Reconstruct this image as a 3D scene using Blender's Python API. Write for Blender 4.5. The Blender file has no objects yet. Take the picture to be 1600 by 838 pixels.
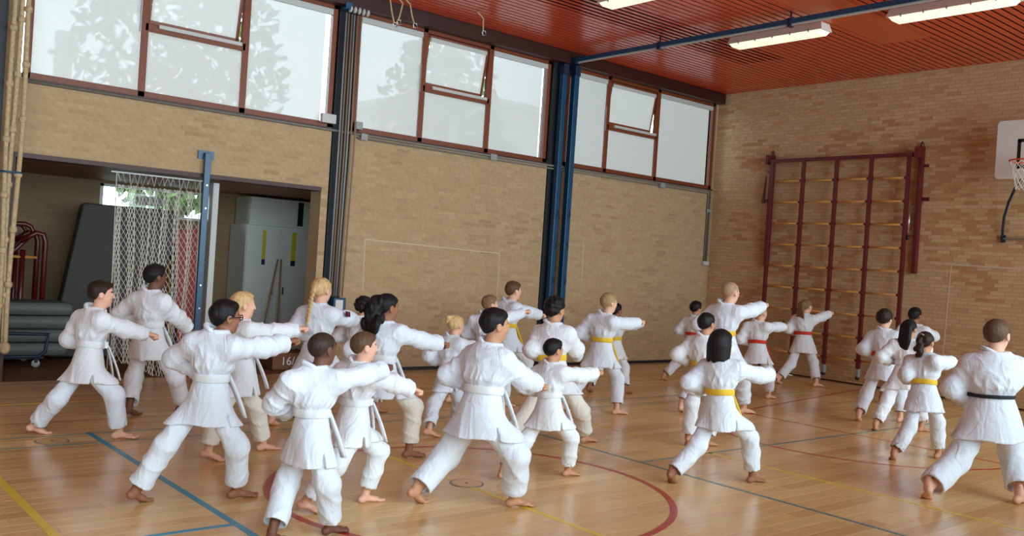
import bpy, math, random
import numpy as np
from mathutils import Vector, Matrix

# ---------------------------------------------------------------- camera, world, lights, exposure
scene = bpy.context.scene
COL = scene.collection
F_PX, IMG_W, IMG_H = 1440.75, 1600, 838
CAM = np.array([11.825, -15.278, 1.75])
_yaw, _pitch, _roll = (math.radians(v) for v in (49.73, -0.295, 3.76))
_f = np.array([-math.sin(_yaw) * math.cos(_pitch), math.cos(_yaw) * math.cos(_pitch), math.sin(_pitch)])
_r = np.cross(_f, [0, 0, 1.0]); _r /= np.linalg.norm(_r)
_u = np.cross(_r, _f)
_r2 = _r * math.cos(_roll) + _u * math.sin(_roll)
_u2 = -_r * math.sin(_roll) + _u * math.cos(_roll)
CAM_M = np.array([_r2, _u2, _f])
cd = bpy.data.cameras.new('camera')
cd.sensor_fit = 'HORIZONTAL'; cd.sensor_width = 36.0; cd.lens = F_PX / IMG_W * 36.0
cd.clip_start = 0.05; cd.clip_end = 300
cam = bpy.data.objects.new('camera', cd); COL.objects.link(cam)
cam.matrix_world = Matrix(((_r2[0], _u2[0], -_f[0], CAM[0]), (_r2[1], _u2[1], -_f[1], CAM[1]), (_r2[2], _u2[2], -_f[2], CAM[2]), (0, 0, 0, 1)))
scene.camera = cam

world = bpy.data.worlds.new('sky'); scene.world = world; world.use_nodes = True
bg = world.node_tree.nodes['Background']
bg.inputs[0].default_value = (0.78, 0.90, 1.0, 1); bg.inputs[1].default_value = 6.0      # bright overcast sky

LAMP_STRENGTH = 0.55
scene.view_settings.view_transform = 'Standard'; scene.view_settings.look = 'None'
scene.view_settings.exposure = 0.68; scene.view_settings.gamma = 1.0
scene.view_settings.use_curve_mapping = False
scene.cycles.use_denoising = True
scene.cycles.max_bounces = 10; scene.cycles.diffuse_bounces = 5; scene.cycles.transparent_max_bounces = 16
scene.cycles.sample_clamp_indirect = 6.0
scene.cycles.caustics_reflective = False; scene.cycles.caustics_refractive = False

# room: window wall at x=0, far wall at y=0, room on +x / -y, floor z=0
RW_X, RL_Y, RH_Z = 12.6, -21.6, 5.46

def portal(loc, sx, sy, rot):
    l = bpy.data.lights.new('daylight_portal', 'AREA'); l.shape = 'RECTANGLE'; l.size = sx; l.size_y = sy
    l.cycles.is_portal = True
    o = bpy.data.objects.new('daylight_portal', l); o.location = loc; o.rotation_euler = rot; COL.objects.link(o)
portal((RW_X + 0.3, -10.8, 3.1), 4.2, 20.4, (0, math.radians(90), 0))

# ---------------------------------------------------------------- materials
def srgb(r, g, b):
    return tuple(((v / 255) / 12.92 if v / 255 <= 0.04045 else ((v / 255 + 0.055) / 1.055) ** 2.4) for v in (r, g, b))
MATS = {}
def mat(name, col, rough=0.6, metal=0.0, spec=0.5, noise=0.0, nscale=8.0, stretch=(1, 1, 1), bump=0.0, bscale=40.0, bstretch=None, coat=0.0, sheen=0.0, coords='Object', bdist=0.01):
    m = bpy.data.materials.new(name); m.use_nodes = True
    nt = m.node_tree; b = nt.nodes['Principled BSDF']
    b.inputs['Base Color'].default_value = (*col, 1); b.inputs['Roughness'].default_value = rough
    b.inputs['Metallic'].default_value = metal; b.inputs['Specular IOR Level'].default_value = spec
    if coat: b.inputs['Coat Weight'].default_value = coat; b.inputs['Coat Roughness'].default_value = 0.15
    if sheen: b.inputs['Sheen Weight'].default_value = sheen
    tc = nt.nodes.new('ShaderNodeTexCoord') if (noise or bump) else None
    def nz(scale, st, detail=4):
        mp = nt.nodes.new('ShaderNodeMapping'); mp.inputs['Scale'].default_value = st
        nt.links.new(tc.outputs[coords], mp.inputs[0])
        n = nt.nodes.new('ShaderNodeTexNoise'); n.inputs['Scale'].default_value = scale; n.inputs['Detail'].default_value = detail
        nt.links.new(mp.outputs[0], n.inputs['Vector']); return n
    if noise:
        n = nz(nscale, stretch)
        mr = nt.nodes.new('ShaderNodeMapRange'); mr.inputs[1].default_value = 0.25; mr.inputs[2].default_value = 0.75
        mr.inputs[3].default_value = 1 - noise; mr.inputs[4].default_value = 1 + noise
        nt.links.new(n.outputs[0], mr.inputs[0])
        mx = nt.nodes.new('ShaderNodeVectorMath'); mx.operation = 'SCALE'; mx.inputs[0].default_value = col
        nt.links.new(mr.outputs[0], mx.inputs['Scale']); nt.links.new(mx.outputs[0], b.inputs['Base Color'])
    if bump:
        n = nz(bscale, bstretch or stretch, 3)
        bp = nt.nodes.new('ShaderNodeBump'); bp.inputs['Strength'].default_value = bump; bp.inputs['Distance'].default_value = bdist
        n.inputs['Distortion'].default_value = 1.2 if bdist > 0.015 else 0.0; nt.links.new(n.outputs[0], bp.inputs['Height']); nt.links.new(bp.outputs[0], b.inputs['Normal'])
    MATS[name] = m
    return m

def mat_glass():
    m = bpy.data.materials.new('window_glass'); m.use_nodes = True; nt = m.node_tree; nt.nodes.clear()
    o = nt.nodes.new('ShaderNodeOutputMaterial'); t = nt.nodes.new('ShaderNodeBsdfTransparent'); t.inputs[0].default_value = (0.93, 0.97, 0.96, 1)
    g = nt.nodes.new('ShaderNodeBsdfGlossy'); g.inputs['Roughness'].default_value = 0.02
    fr = nt.nodes.new('ShaderNodeFresnel'); fr.inputs[0].default_value = 1.45
    mx = nt.nodes.new('ShaderNodeMixShader'); nt.links.new(fr.outputs[0], mx.inputs[0]); nt.links.new(t.outputs[0], mx.inputs[1]); nt.links.new(g.outputs[0], mx.inputs[2])
    nt.links.new(mx.outputs[0], o.inputs[0]); return m
def mat_blind():
    m = bpy.data.materials.new('screen_fabric'); m.use_nodes = True; nt = m.node_tree; nt.nodes.clear()
    o = nt.nodes.new('ShaderNodeOutputMaterial'); t = nt.nodes.new('ShaderNodeBsdfTransparent'); t.inputs[0].default_value = (1, 1, 1, 1)
    d = nt.nodes.new('ShaderNodeBsdfDiffuse'); d.inputs[0].default_value = (0.55, 0.54, 0.52, 1)
    tl = nt.nodes.new('ShaderNodeBsdfTranslucent'); tl.inputs[0].default_value = (0.150, 0.142, 0.130, 1)
    a = nt.nodes.new('ShaderNodeAddShader'); nt.links.new(d.outputs[0], a.inputs[0]); nt.links.new(tl.outputs[0], a.inputs[1])
    mx = nt.nodes.new('ShaderNodeMixShader'); mx.inputs[0].default_value = 0.970
    nt.links.new(t.outputs[0], mx.inputs[1]); nt.links.new(a.outputs[0], mx.inputs[2]); nt.links.new(mx.outputs[0], o.inputs[0]); return m
def mat_emit(name, col, s):
    m = bpy.data.materials.new(name); m.use_nodes = True; b = m.node_tree.nodes['Principled BSDF']
    b.inputs['Base Color'].default_value = (0.8, 0.8, 0.75, 1); b.inputs['Emission Color'].default_value = (*col, 1); b.inputs['Emission Strength'].default_value = s
    return m
def mat_bricktex(name, c1, c2, mortar):
    m = bpy.data.materials.new(name); m.use_nodes = True; nt = m.node_tree; b = nt.nodes['Principled BSDF']; b.inputs['Roughness'].default_value = 0.85
    tc = nt.nodes.new('ShaderNodeTexCoord'); mp = nt.nodes.new('ShaderNodeMapping'); mp.inputs['Rotation'].default_value = (math.radians(90), 0, math.radians(90))
    nt.links.new(tc.outputs['Object'], mp.inputs[0])
    sx = nt.nodes.new('ShaderNodeSeparateXYZ'); nt.links.new(tc.outputs['Object'], sx.inputs[0])
    ad = nt.nodes.new('ShaderNodeMath'); ad.operation = 'ADD'; nt.links.new(sx.outputs[0], ad.inputs[0]); nt.links.new(sx.outputs[1], ad.inputs[1])
    cb = nt.nodes.new('ShaderNodeCombineXYZ'); nt.links.new(ad.outputs[0], cb.inputs[0]); nt.links.new(sx.outputs[2], cb.inputs[1])
    t = nt.nodes.new('ShaderNodeTexBrick'); t.inputs['Color1'].default_value = (*c1, 1); t.inputs['Color2'].default_value = (*c2, 1); t.inputs['Mortar'].default_value = (*mortar, 1)
    t.inputs['Scale'].default_value = 1.0; t.inputs['Brick Width'].default_value = 0.2225; t.inputs['Row Height'].default_value = 0.0625; t.inputs['Mortar Size'].default_value = 0.006
    nt.links.new(cb.outputs[0], t.inputs['Vector']); nt.links.new(t.outputs[0], b.inputs['Base Color']); return m

GLASS = mat_glass(); BLIND = mat_blind()
BRICK_A = [mat('pale_brick', srgb(*c), 0.85, noise=0.10, nscale=14, bump=0.3, bscale=60, coords='Object') for c in
           ((184, 153, 116), (181, 150, 113), (187, 156, 120), (178, 147, 110), (174, 143, 107), (168, 137, 101))]
BRICK_B = [mat('sand_brick', srgb(*c), 0.85, noise=0.12, nscale=14, bump=0.3, bscale=60) for c in
           ((206, 173, 132), (203, 169, 128), (209, 177, 136), (199, 164, 122), (197, 153, 108), (186, 140, 97))]
MORTAR = mat('mortar', srgb(182, 152, 116), 0.9, noise=0.12, nscale=3)
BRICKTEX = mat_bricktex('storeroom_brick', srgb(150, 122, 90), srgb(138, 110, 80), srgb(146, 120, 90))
PLANK = [mat('oak_plank', srgb(*c), 0.21, spec=0.55, noise=0.13, nscale=6.0, stretch=(9, 0.45, 1), bump=0.02, bscale=4, bstretch=(6, 0.5, 1), coords='Object') for c in
         ((219, 179, 121), (213, 170, 112), (226, 188, 132), (204, 160, 103), (219, 176, 114))]
SUBFLOOR = mat('subfloor', srgb(120, 78, 44), 0.6)
SLAT = mat('red_slat', srgb(208, 76, 38), 0.24, spec=0.6, noise=0.10, nscale=5, stretch=(3, 0.3, 1))
SLATB = mat('orange_red_board', srgb(206, 92, 42), 0.34, spec=0.6, noise=0.12, nscale=5, stretch=(3, 0.3, 1))
CEILSHADE = mat('ceiling_gap_shade', srgb(22, 8, 7), 0.9)  # near-black colour stands in for the shade above the slats
BEAM = mat('dark_red_beam', srgb(54, 15, 10), 0.45, noise=0.1, nscale=3)
FRAMEW = mat('brown_window_wood', srgb(122, 58, 26), 0.45, noise=0.14, nscale=9, stretch=(6, 6, 1))
FRAMED = mat('dark_window_wood', srgb(66, 30, 18), 0.5, noise=0.12, nscale=9)
STEELD = mat('dark_steel', srgb(30, 32, 38), 0.5, metal=0.2)
BLUE = mat('blue_paint', srgb(13, 68, 102), 0.35, spec=0.6, noise=0.08, nscale=5)
BLUED = mat('navy_paint', srgb(18, 40, 64), 0.4)
CHROME = mat('bright_metal', srgb(205, 205, 205), 0.25, metal=0.9)
GREY = mat('grey_plastic', srgb(150, 150, 148), 0.5)
GREYL = mat('light_grey', srgb(196, 195, 190), 0.5)
CONDUIT = mat('conduit_grey', srgb(128, 124, 116), 0.45, metal=0.2)
MAROON = mat('maroon_paint', srgb(96, 20, 27), 0.35, spec=0.6, noise=0.1, nscale=6)
RUNG = mat('varnished_rung', srgb(216, 152, 78), 0.4, noise=0.12, nscale=8)
WHITEP = mat('white_paint', srgb(226, 224, 220), 0.45)
BLACK = mat('black_paint', srgb(24, 24, 26), 0.5)
ORANGE = mat('orange_rim', srgb(222, 78, 34), 0.4)
NETW = mat('white_cord', srgb(222, 216, 200), 0.8)
ROPE = mat('hemp_rope', srgb(190, 164, 126), 0.85, noise=0.25, nscale=30, bump=0.6, bscale=60, bstretch=(1, 1, 0.4))
CABLE = mat('old_cord', srgb(142, 118, 96), 0.8)
LINE_Y = mat('yellow_line', srgb(226, 196, 62), 0.3, noise=0.08, nscale=5)
LINE_B = mat('blue_line', srgb(44, 140, 168), 0.3, noise=0.08, nscale=5)
LINE_T = mat('teal_line', srgb(88, 124, 122), 0.3, noise=0.1, nscale=5)
LINE_R = mat('red_line', srgb(176, 62, 48), 0.3, noise=0.1, nscale=5)
CHALK = mat('faint_wall_paint', srgb(206, 190, 162), 0.9)
PLY = mat('ply_board', srgb(150, 104, 60), 0.6, noise=0.12, nscale=4, stretch=(1, 5, 1))
MATGREY = mat('grey_green_vinyl', srgb(96, 102, 96), 0.55, noise=0.06, nscale=3)
MATDARK = mat('charcoal_vinyl', srgb(58, 52, 46), 0.6, noise=0.08, nscale=3)
CABINET = mat('grey_cabinet', srgb(204, 206, 198), 0.5, noise=0.04, nscale=2)
YELLOWT = mat('yellow_tape', srgb(196, 176, 40), 0.5)
WOODS = mat('stick_wood', srgb(160, 122, 76), 0.6, noise=0.15, nscale=10)
CRATE = mat('crate_wood', srgb(124, 74, 40), 0.6, noise=0.2, nscale=10)
REDV = mat('red_vinyl', srgb(170, 40, 36), 0.5)
YELV = mat('yellow_vinyl', srgb(214, 160, 40), 0.5)
BLUEV = mat('blue_vinyl', srgb(70, 110, 140), 0.5)
LAMP = mat_emit('lamp_diffuser', (1.0, 0.94, 0.66), LAMP_STRENGTH)
LAMPW = mat('lamp_body', srgb(222, 216, 206), 0.5)
LEAF = mat('tree_leaf', srgb(74, 104, 52), 0.7, noise=0.3, nscale=3)
BARK = mat('tree_bark', srgb(90, 76, 62), 0.9)
RENDERW = mat('pale_render', srgb(206, 196, 184), 0.9)
WINDOWD = mat('dark_pane', srgb(60, 84, 96), 0.2)
ASPHALT = mat('yard_ground', srgb(120, 122, 112), 0.9, noise=0.1, nscale=1)

# ---------------------------------------------------------------- mesh helpers
def tag(o, label=None, cat=None, group=None, kind=None):
    if label: o['label'] = label
    if cat: o['category'] = cat
    if group: o['group'] = group
    if kind: o['kind'] = kind
    return o
def empty(name, loc=(0, 0, 0), rz=0.0):
    o = bpy.data.objects.new(name, None); o.location = loc; o.rotation_euler = (0, 0, rz); o.empty_display_size = 0.1
    COL.objects.link(o); return o
class MB:
    def __init__(s): s.v = []; s.f = []; s.mi = []; s.m = 0
    def add(s, vs, fs):
        n = len(s.v); s.v += [tuple(map(float, p)) for p in vs]; s.f += [tuple(i + n for i in f) for f in fs]; s.mi += [s.m] * len(fs); return s
    def box(s, x0, x1, y0, y1, z0, z1):
        x0, x1 = min(x0, x1), max(x0, x1); y0, y1 = min(y0, y1), max(y0, y1); z0, z1 = min(z0, z1), max(z0, z1)
        return s.add([(x0, y0, z0), (x1, y0, z0), (x1, y1, z0), (x0, y1, z0), (x0, y0, z1), (x1, y0, z1), (x1, y1, z1), (x0, y1, z1)],
                     [(0, 3, 2, 1), (4, 5, 6, 7), (0, 1, 5, 4), (1, 2, 6, 5), (2, 3, 7, 6), (3, 0, 4, 7)])
    def obox(s, c, ax, ay, az):
        c = np.array(c, float); ax, ay, az = (np.array(a, float) for a in (ax, ay, az)); P = []
        for k in (-1, 1):
            for (i, j) in ((-1, -1), (1, -1), (1, 1), (-1, 1)): P.append(c + i * ax + j * ay + k * az)
        return s.add(P, [(0, 3, 2, 1), (4, 5, 6, 7), (0, 1, 5, 4), (1, 2, 6, 5), (2, 3, 7, 6), (3, 0, 4, 7)])
    def tube(s, pts, r, n=8, closed=False, caps=True):
        pts = [np.array(p, float) for p in pts]; N = len(pts); rs = r if hasattr(r, '__len__') else [r] * N
        rings = []; prev = None
        for i, p in enumerate(pts):
            if closed: t = pts[(i + 1) % N] - pts[i - 1]
            else: t = pts[min(i + 1, N - 1)] - pts[max(i - 1, 0)]
            t = t / (np.linalg.norm(t) + 1e-12)
            if prev is None:
                a = np.array([0, 0, 1.0]) if abs(t[2]) < 0.9 else np.array([1.0, 0, 0])
                nrm = np.cross(t, a)
            else: nrm = prev - t * (prev @ t)
            nrm = nrm / (np.linalg.norm(nrm) + 1e-12); prev = nrm; b = np.cross(t, nrm)
            rings.append([p + rs[i] * (math.cos(q) * nrm + math.sin(q) * b) for q in [2 * math.pi * k / n for k in range(n)]])
        vs = [v for rr in rings for v in rr]; fs = []
        for i in range(N if closed else N - 1):
            j = (i + 1) % N
            for k in range(n): fs.append((i * n + k, i * n + (k + 1) % n, j * n + (k + 1) % n, j * n + k))
        if caps and not closed: fs += [tuple(range(n - 1, -1, -1)), tuple((N - 1) * n + k for k in range(n))]
        return s.add(vs, fs)
    def lathe(s, c, prof, n=20):
        vs = []; fs = []
        for (r, z) in prof: vs += [(c[0] + r * math.cos(2 * math.pi * k / n), c[1] + r * math.sin(2 * math.pi * k / n), c[2] + z) for k in range(n)]
        for i in range(len(prof) - 1):
            for k in range(n): fs.append((i * n + k, i * n + (k + 1) % n, (i + 1) * n + (k + 1) % n, (i + 1) * n + k))
        fs += [tuple(range(n - 1, -1, -1)), tuple((len(prof) - 1) * n + k for k in range(n))]
        return s.add(vs, fs)
    def mesh(s, name, mats):
        me = bpy.data.meshes.new(name); me.from_pydata(s.v, [], s.f)
        for m in (mats if isinstance(mats, (list, tuple)) else [mats]): me.materials.append(m)
        if any(s.mi): me.polygons.foreach_set('material_index', s.mi)
        me.update(); return me
    def build(s, name, mats, parent=None, smooth=False, bevel=0.0, loc=None):
        me = s.mesh(name, mats)
        if smooth: me.polygons.foreach_set('use_smooth', [True] * len(me.polygons)); me.update()
        o = bpy.data.objects.new(name, me); COL.objects.link(o)
        if parent is not None: o.parent = parent
        if loc is not None: o.location = loc
        if bevel:
            b = o.modifiers.new('bevel', 'BEVEL'); b.width = bevel; b.segments = 2; b.limit_method = 'ANGLE'
        return o
def link(name, me, parent=None, loc=(0, 0, 0), rot=None):
    o = bpy.data.objects.new(name, me); COL.objects.link(o); o.location = loc
    if rot: o.rotation_euler = rot
    if parent is not None: o.parent = parent
    return o
def struct(o): o['kind'] = 'structure'; return o
def px(P):
    q = CAM_M @ (np.array(P, float) - CAM)
    return (800 + F_PX * q[0] / q[2], 419 - F_PX * q[1] / q[2], q[2])
def text_part(body, size, matr, parent, loc, rot, name='lettering', depth=0.002, align='CENTER'):
    c = bpy.data.curves.new(name, 'FONT'); c.body = body; c.size = size; c.extrude = depth; c.align_x = align; c.align_y = 'CENTER'
    t = bpy.data.objects.new(name, c); COL.objects.link(t)
    dg = bpy.context.evaluated_depsgraph_get(); me = bpy.data.meshes.new_from_object(t.evaluated_get(dg))
    bpy.data.objects.remove(t); me.materials.clear(); me.materials.append(matr)
    return link(name, me, parent, loc, rot)
# ---------------------------------------------------------------- the room shell
rnd = random.Random(7)

# floor: oak boards laid lengthwise
floor = struct(MB().box(-3.2, RW_X, RL_Y, 0, -0.2, -0.004).build('floor', SUBFLOOR))
BW = 0.14
plank_len = (1.2, 1.6, 2.0)
plank_mesh = {}
def plank_me(L, t):
    k = (round(L, 3), t)
    if k not in plank_mesh:
        plank_mesh[k] = MB().box(-BW / 2 + 0.0011, BW / 2 - 0.0011, -L / 2 + 0.0011, L / 2 - 0.0011, -0.018, 0.0).mesh('plank', PLANK[t])
    return plank_mesh[k]
boards = []
nrow = int(RW_X / BW)
for i in range(nrow):
    xc = (i + 0.5) * RW_X / nrow
    y = -0.0 - rnd.uniform(0, 1.0)
    ys = [0.0]
    while ys[-1] > RL_Y:
        ys.append(max(RL_Y, (y if len(ys) == 1 else ys[-1] - rnd.choice(plank_len))))
        if len(ys) == 2: y = ys[-1]
    for a, b in zip(ys[:-1], ys[1:]):
        if a - b < 0.02: continue
        boards.append((xc, (a + b) / 2, a - b, rnd.choice((0, 0, 1, 1, 2, 3, 4))))
def board_rank(b):
    q = px((b[0], b[1], 0))
    if q[2] < 0.5 or not (-60 < q[0] < 1660 and 380 < q[1] < 960): return -1
    return 1 / q[2] ** 2
regular = sorted([b for b in boards if any(abs(b[2] - L) < 1e-6 for L in plank_len)], key=board_rank, reverse=True)
own = set(id(b) for b in regular[:300])
restb = MB()
for b in boards:
    if id(b) in own:
        link('plank', plank_me(b[2], b[3]), floor, (b[0], b[1], 0))
    else:
        restb.m = b[3]
        restb.box(b[0] - BW / 2 + 0.0011, b[0] + BW / 2 - 0.0011, b[1] - b[2] / 2 + 0.0011, b[1] + b[2] / 2 - 0.0011, -0.018, 0.0)
tag(restb.build('remaining_planks', PLANK, floor), kind='stuff')

# painted court lines, a millimetre of paint on the boards
def court_line(x0, y0, x1, y1, w, m, lab, z=0.0012):
    a = np.array([x0, y0, 0.0]); b = np.array([x1, y1, 0.0]); d = b - a; L = np.linalg.norm(d); d /= L; n = np.array([-d[1], d[0], 0])
    o = MB().obox((a + b) / 2 + np.array([0, 0, z / 2]), d * L / 2, n * w / 2, (0, 0, z / 2)).build('court_line', m, floor); o['label'] = lab
def court_arc(cx, cy, r, a0, a1, w, m, lab, n=72, z=0.0015):
    mb = MB(); vs = []; fs = []
    for k in range(n + 1):
        a = math.radians(a0 + (a1 - a0) * k / n)
        for rr, zz in ((r - w / 2, z), (r + w / 2, z), (r + w / 2, 0), (r - w / 2, 0)): vs.append((cx + rr * math.cos(a), cy + rr * math.sin(a), zz))
    for k in range(n):
        for j in range(4): fs.append((k * 4 + j, k * 4 + (j + 1) % 4, k * 4 + 4 + (j + 1) % 4, k * 4 + 4 + j))
    mb.add(vs, fs); o = mb.build('court_line', m, floor); o['label'] = lab
court_line(0.6, -13.77, 12.3, -13.77, 0.055, LINE_Y, 'bright yellow painted line at the near left corner')
court_line(3.22, -12.78, 12.3, -12.78, 0.05, LINE_B, 'bright blue painted line', 0.0016)
court_line(6.36, -20, 6.36, -12.78, 0.045, LINE_B, 'short blue painted line meeting the long one')
court_line(3.26, -20, 3.26, -1.6, 0.028, LINE_T, 'thin teal painted line')
court_line(3.66, -20, 3.66, -1.6, 0.028, LINE_T, 'thin teal painted line')
court_line(1.56, -20, 1.56, -1.35, 0.03, LINE_Y, 'thin yellow painted line along the window wall')
court_line(1.56, -1.35, 11.2, -1.35, 0.03, LINE_Y, 'thin yellow painted line along the far wall')
court_line(1.6, -10.83, 11.0, -10.83, 0.05, LINE_Y, 'yellow painted centre line')
court_line(1.6, -7.79, 11.0, -7.79, 0.045, LINE_Y, 'yellow painted line')
court_line(4.2, -8.80, 11.4, -8.85, 0.04, LINE_T, 'thin blue painted line')
court_line(6.2, -8.80, 6.2, -3.0, 0.035, LINE_T, 'thin teal painted line')
court_arc(6.3, -10.85, 1.53, 0, 360, 0.055, LINE_R, 'red painted centre circle')
court_arc(6.3, -5.08, 1.72, 180, 360, 0.04, LINE_R, 'red painted free throw arc')
court_line(4.56, -5.08, 8.04, -5.08, 0.04, LINE_R, 'red painted free throw line')
court_line(4.58, -5.08, 3.70, -0.1, 0.04, LINE_R, 'slanting red painted key line')
court_line(8.02, -5.08, 8.9, -0.1, 0.04, LINE_R, 'slanting red painted key line')
SOCKET = mat('socket_lid_wood', srgb(214, 168, 112), 0.3, noise=0.1, nscale=10)
for (sx, sy) in ((3.47, -13.14), (6.15, -10.79)):
    e = tag(empty('floor_socket', (sx, sy, 0)), 'round wooden socket lid on the yellow centre line' if sx > 5 else 'round wooden socket lid between two thin teal lines', 'floor socket', 'post socket lids in the floor')
    MB().lathe((0, 0, 0), [(0.135, 0.0005), (0.135, 0.003), (0.128, 0.0035)], 32).build('rim', CONDUIT, e)
    MB().lathe((0, 0, 0), [(0.12, 0.001), (0.12, 0.0042), (0.11, 0.0046)], 32).build('lid', SOCKET, e)
    MB().lathe((0, 0, 0), [(0.014, 0.004), (0.014, 0.0055), (0.01, 0.006)], 12).build('finger_hole_shade', BLACK, e)  # raised black disc, the hole's inner shade put into its colour

# brick facing
BL, BH, JT = 0.2125, 0.0525, 0.010
def brick_facing(wall, rects, to_world, tones, depth, tone_of, n_own=300):
    """rects: (u0, u1, z0, z1). Bricks stand depth proud of the mortar face."""
    full = []; rest = MB(); pitch = BL + JT; row = BH + JT
    def put(mb, u0, u1, z0, z1):
        P = [to_world(u, d, z) for d in (0.012, -depth) for (u, z) in ((u0, z0), (u1, z0), (u1, z1), (u0, z1))]
        mb.add(P, [(4, 5, 6, 7), (0, 1, 5, 4), (1, 2, 6, 5), (2, 3, 7, 6), (3, 0, 4, 7)])
    for (u0, u1, z0, z1) in rects:
        r0 = int(math.floor(z0 / row)); r1 = int(math.ceil(z1 / row))
        for r in range(r0, r1):
            za = max(z0, r * row); zb = min(z1, r * row + BH)
            if zb - za < 0.008: continue
            off = (r % 2) * pitch / 2 + (0.055 if r % 3 == 0 else 0)
            for k in range(int((u0 - off) / pitch) - 1, int((u1 - off) / pitch) + 2):
                ua = max(u0, k * pitch + off); ub = min(u1, k * pitch + off + BL)
                if ub - ua < 0.02: continue
                t = tone_of((ua + ub) / 2, (za + zb) / 2)
                if ub - ua > BL - 1e-6 and zb - za > BH - 1e-6:
                    q = px(to_world((ua + ub) / 2, -depth, (za + zb) / 2))
                    s = 1 / q[2] ** 2 if (q[2] > 1 and 5 < q[0] < 1595 and 5 < q[1] < 600) else 0
                    full.append((s, (ua + ub) / 2, (za + zb) / 2, t))
                else:
                    rest.m = t; put(rest, ua, ub, za, zb)
    full.sort(reverse=True)
    mes = {}
    for i, (s, u, z, t) in enumerate(full):
        if i < n_own and s > 0:
            if t not in mes:
                mb = MB(); c = np.array(to_world(0, 0, 0))
                P = [np.array(to_world(uu, d, zz)) - c for d in (0.012, -depth) for (uu, zz) in ((-BL / 2, -BH / 2), (BL / 2, -BH / 2), (BL / 2, BH / 2), (-BL / 2, BH / 2))]
                mb.add(P, [(4, 5, 6, 7), (0, 1, 5, 4), (1, 2, 6, 5), (2, 3, 7, 6), (3, 0, 4, 7)])
                mes[t] = mb.mesh('brick', tones[t])
            link('brick', mes[t], wall, tuple(to_world(u, 0, z)))
        else:
            rest.m = t; put(rest, u - BL / 2, u + BL / 2, z - BH / 2, z + BH / 2)
    return tag(rest.build('remaining_bricks', tones, wall), kind='stuff')

def hsh(a, b):
    v = math.sin(a * 127.1 + b * 311.7) * 43758.5453; return v - math.floor(v)
def vn(u, z, s):
    u *= s; z *= s; i, j = math.floor(u), math.floor(z); fu, fz = u - i, z - j; fu = fu * fu * (3 - 2 * fu); fz = fz * fz * (3 - 2 * fz)
    return (hsh(i, j) * (1 - fu) + hsh(i + 1, j) * fu) * (1 - fz) + (hsh(i, j + 1) * (1 - fu) + hsh(i + 1, j + 1) * fu) * fz
def tone_left(u, z):
    n = vn(u, z * 1.4, 1.3); r = rnd.random()
    if n > 0.70 and r < 0.30: return rnd.choice((4, 4, 5))
    if r < 0.02: return 4
    return rnd.choice((0, 0, 1, 1, 2, 3))
def tone_end(u, z):
    n = vn(u + 9, z * 1.3, 1.1) + (0.16 if (4.3 < u < 6.2 and 3.0 < z < 5.0) else 0); r = rnd.random()
    if n > 0.60 and r < 0.50: return rnd.choice((4, 5))
    if r < 0.05: return 4
    return rnd.choice((0, 0, 1, 1, 2, 3, 3))

SILL = 3.52
wl = MB()
for (y0, y1, z0, z1) in ((-12.85, -8.80, 2.65, SILL), (-8.91, -8.80, 0, 2.65), (RL_Y, -12.85, 0, RH_Z + 0.3), (-8.50, -4.62, 0, SILL), (-4.25, 0.0, 0, SILL),
                         (-12.85, -8.80, 5.30, RH_Z + 0.3), (-8.50, -4.62, 5.30, RH_Z + 0.3), (-4.25, 0, 5.30, RH_Z + 0.3), (-0.06, 0, SILL, 5.30)):
    wl.box(-0.30, -0.003, y0, y1, z0, z1)
wall_left = struct(wl.build('wall_left', MORTAR))
brick_facing(wall_left, [(-12.85, -8.80, 2.65, SILL), (-8.91, -8.80, 0, 2.65), (-8.50, -4.62, 0, SILL), (-4.25, -0.0, 0, SILL), (-13.6, -12.85, 0, 5.4)],
             lambda u, d, z: (-0.003 - d, u, z), BRICK_A, 0.0025, tone_left)
wall_end = struct(MB().box(-0.3, RW_X + 0.3, 0.003, 0.3, 0, RH_Z + 0.3).build('wall_end', MORTAR))
brick_facing(wall_end, [(0.0, 7.6, 0, RH_Z)], lambda u, d, z: (u, 0.003 + d, z), BRICK_B, 0.003, tone_end)
struct(MB().box(-0.3, RW_X + 0.3, RL_Y - 0.3, RL_Y, 0, RH_Z + 0.3).build('wall_back', BRICKTEX))

# daylight side behind the camera: a low brick parapet with a long glazed band above
wr = MB()
wr.box(RW_X, RW_X + 0.3, RL_Y, 0, 0, 1.0); wr.box(RW_X, RW_X + 0.3, RL_Y, 0, 5.25, RH_Z + 0.3)
for k in range(6): y = -0.0 - k * 4.32; wr.box(RW_X, RW_X + 0.3, y - 0.3, y, 1.0, 5.25)
wall_right = struct(wr.build('wall_right', BRICKTEX))
for k in range(5):
    y0 = -0.3 - k * 4.32; y1 = y0 - 4.02
    w = struct(MB().box(RW_X + 0.12, RW_X + 0.2, y1, y1 + 0.07, 1.0, 5.25).box(RW_X + 0.12, RW_X + 0.2, y0 - 0.07, y0, 1.0, 5.25).box(RW_X + 0.12, RW_X + 0.2, y1, y0, 1.0, 1.07)
               .box(RW_X + 0.12, RW_X + 0.2, y1, y0, 5.18, 5.25).box(RW_X + 0.12, RW_X + 0.2, (y0 + y1) / 2 - 0.035, (y0 + y1) / 2 + 0.035, 1.07, 5.18).build('window_%d' % (5 + k), FRAMEW))
    MB().box(RW_X + 0.15, RW_X + 0.156, y1 + 0.07, (y0 + y1) / 2 - 0.035, 1.07, 5.18).build('pane', GLASS, w)
    MB().box(RW_X + 0.15, RW_X + 0.156, (y0 + y1) / 2 + 0.035, y0 - 0.07, 1.07, 5.18).build('pane', GLASS, w)

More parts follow.
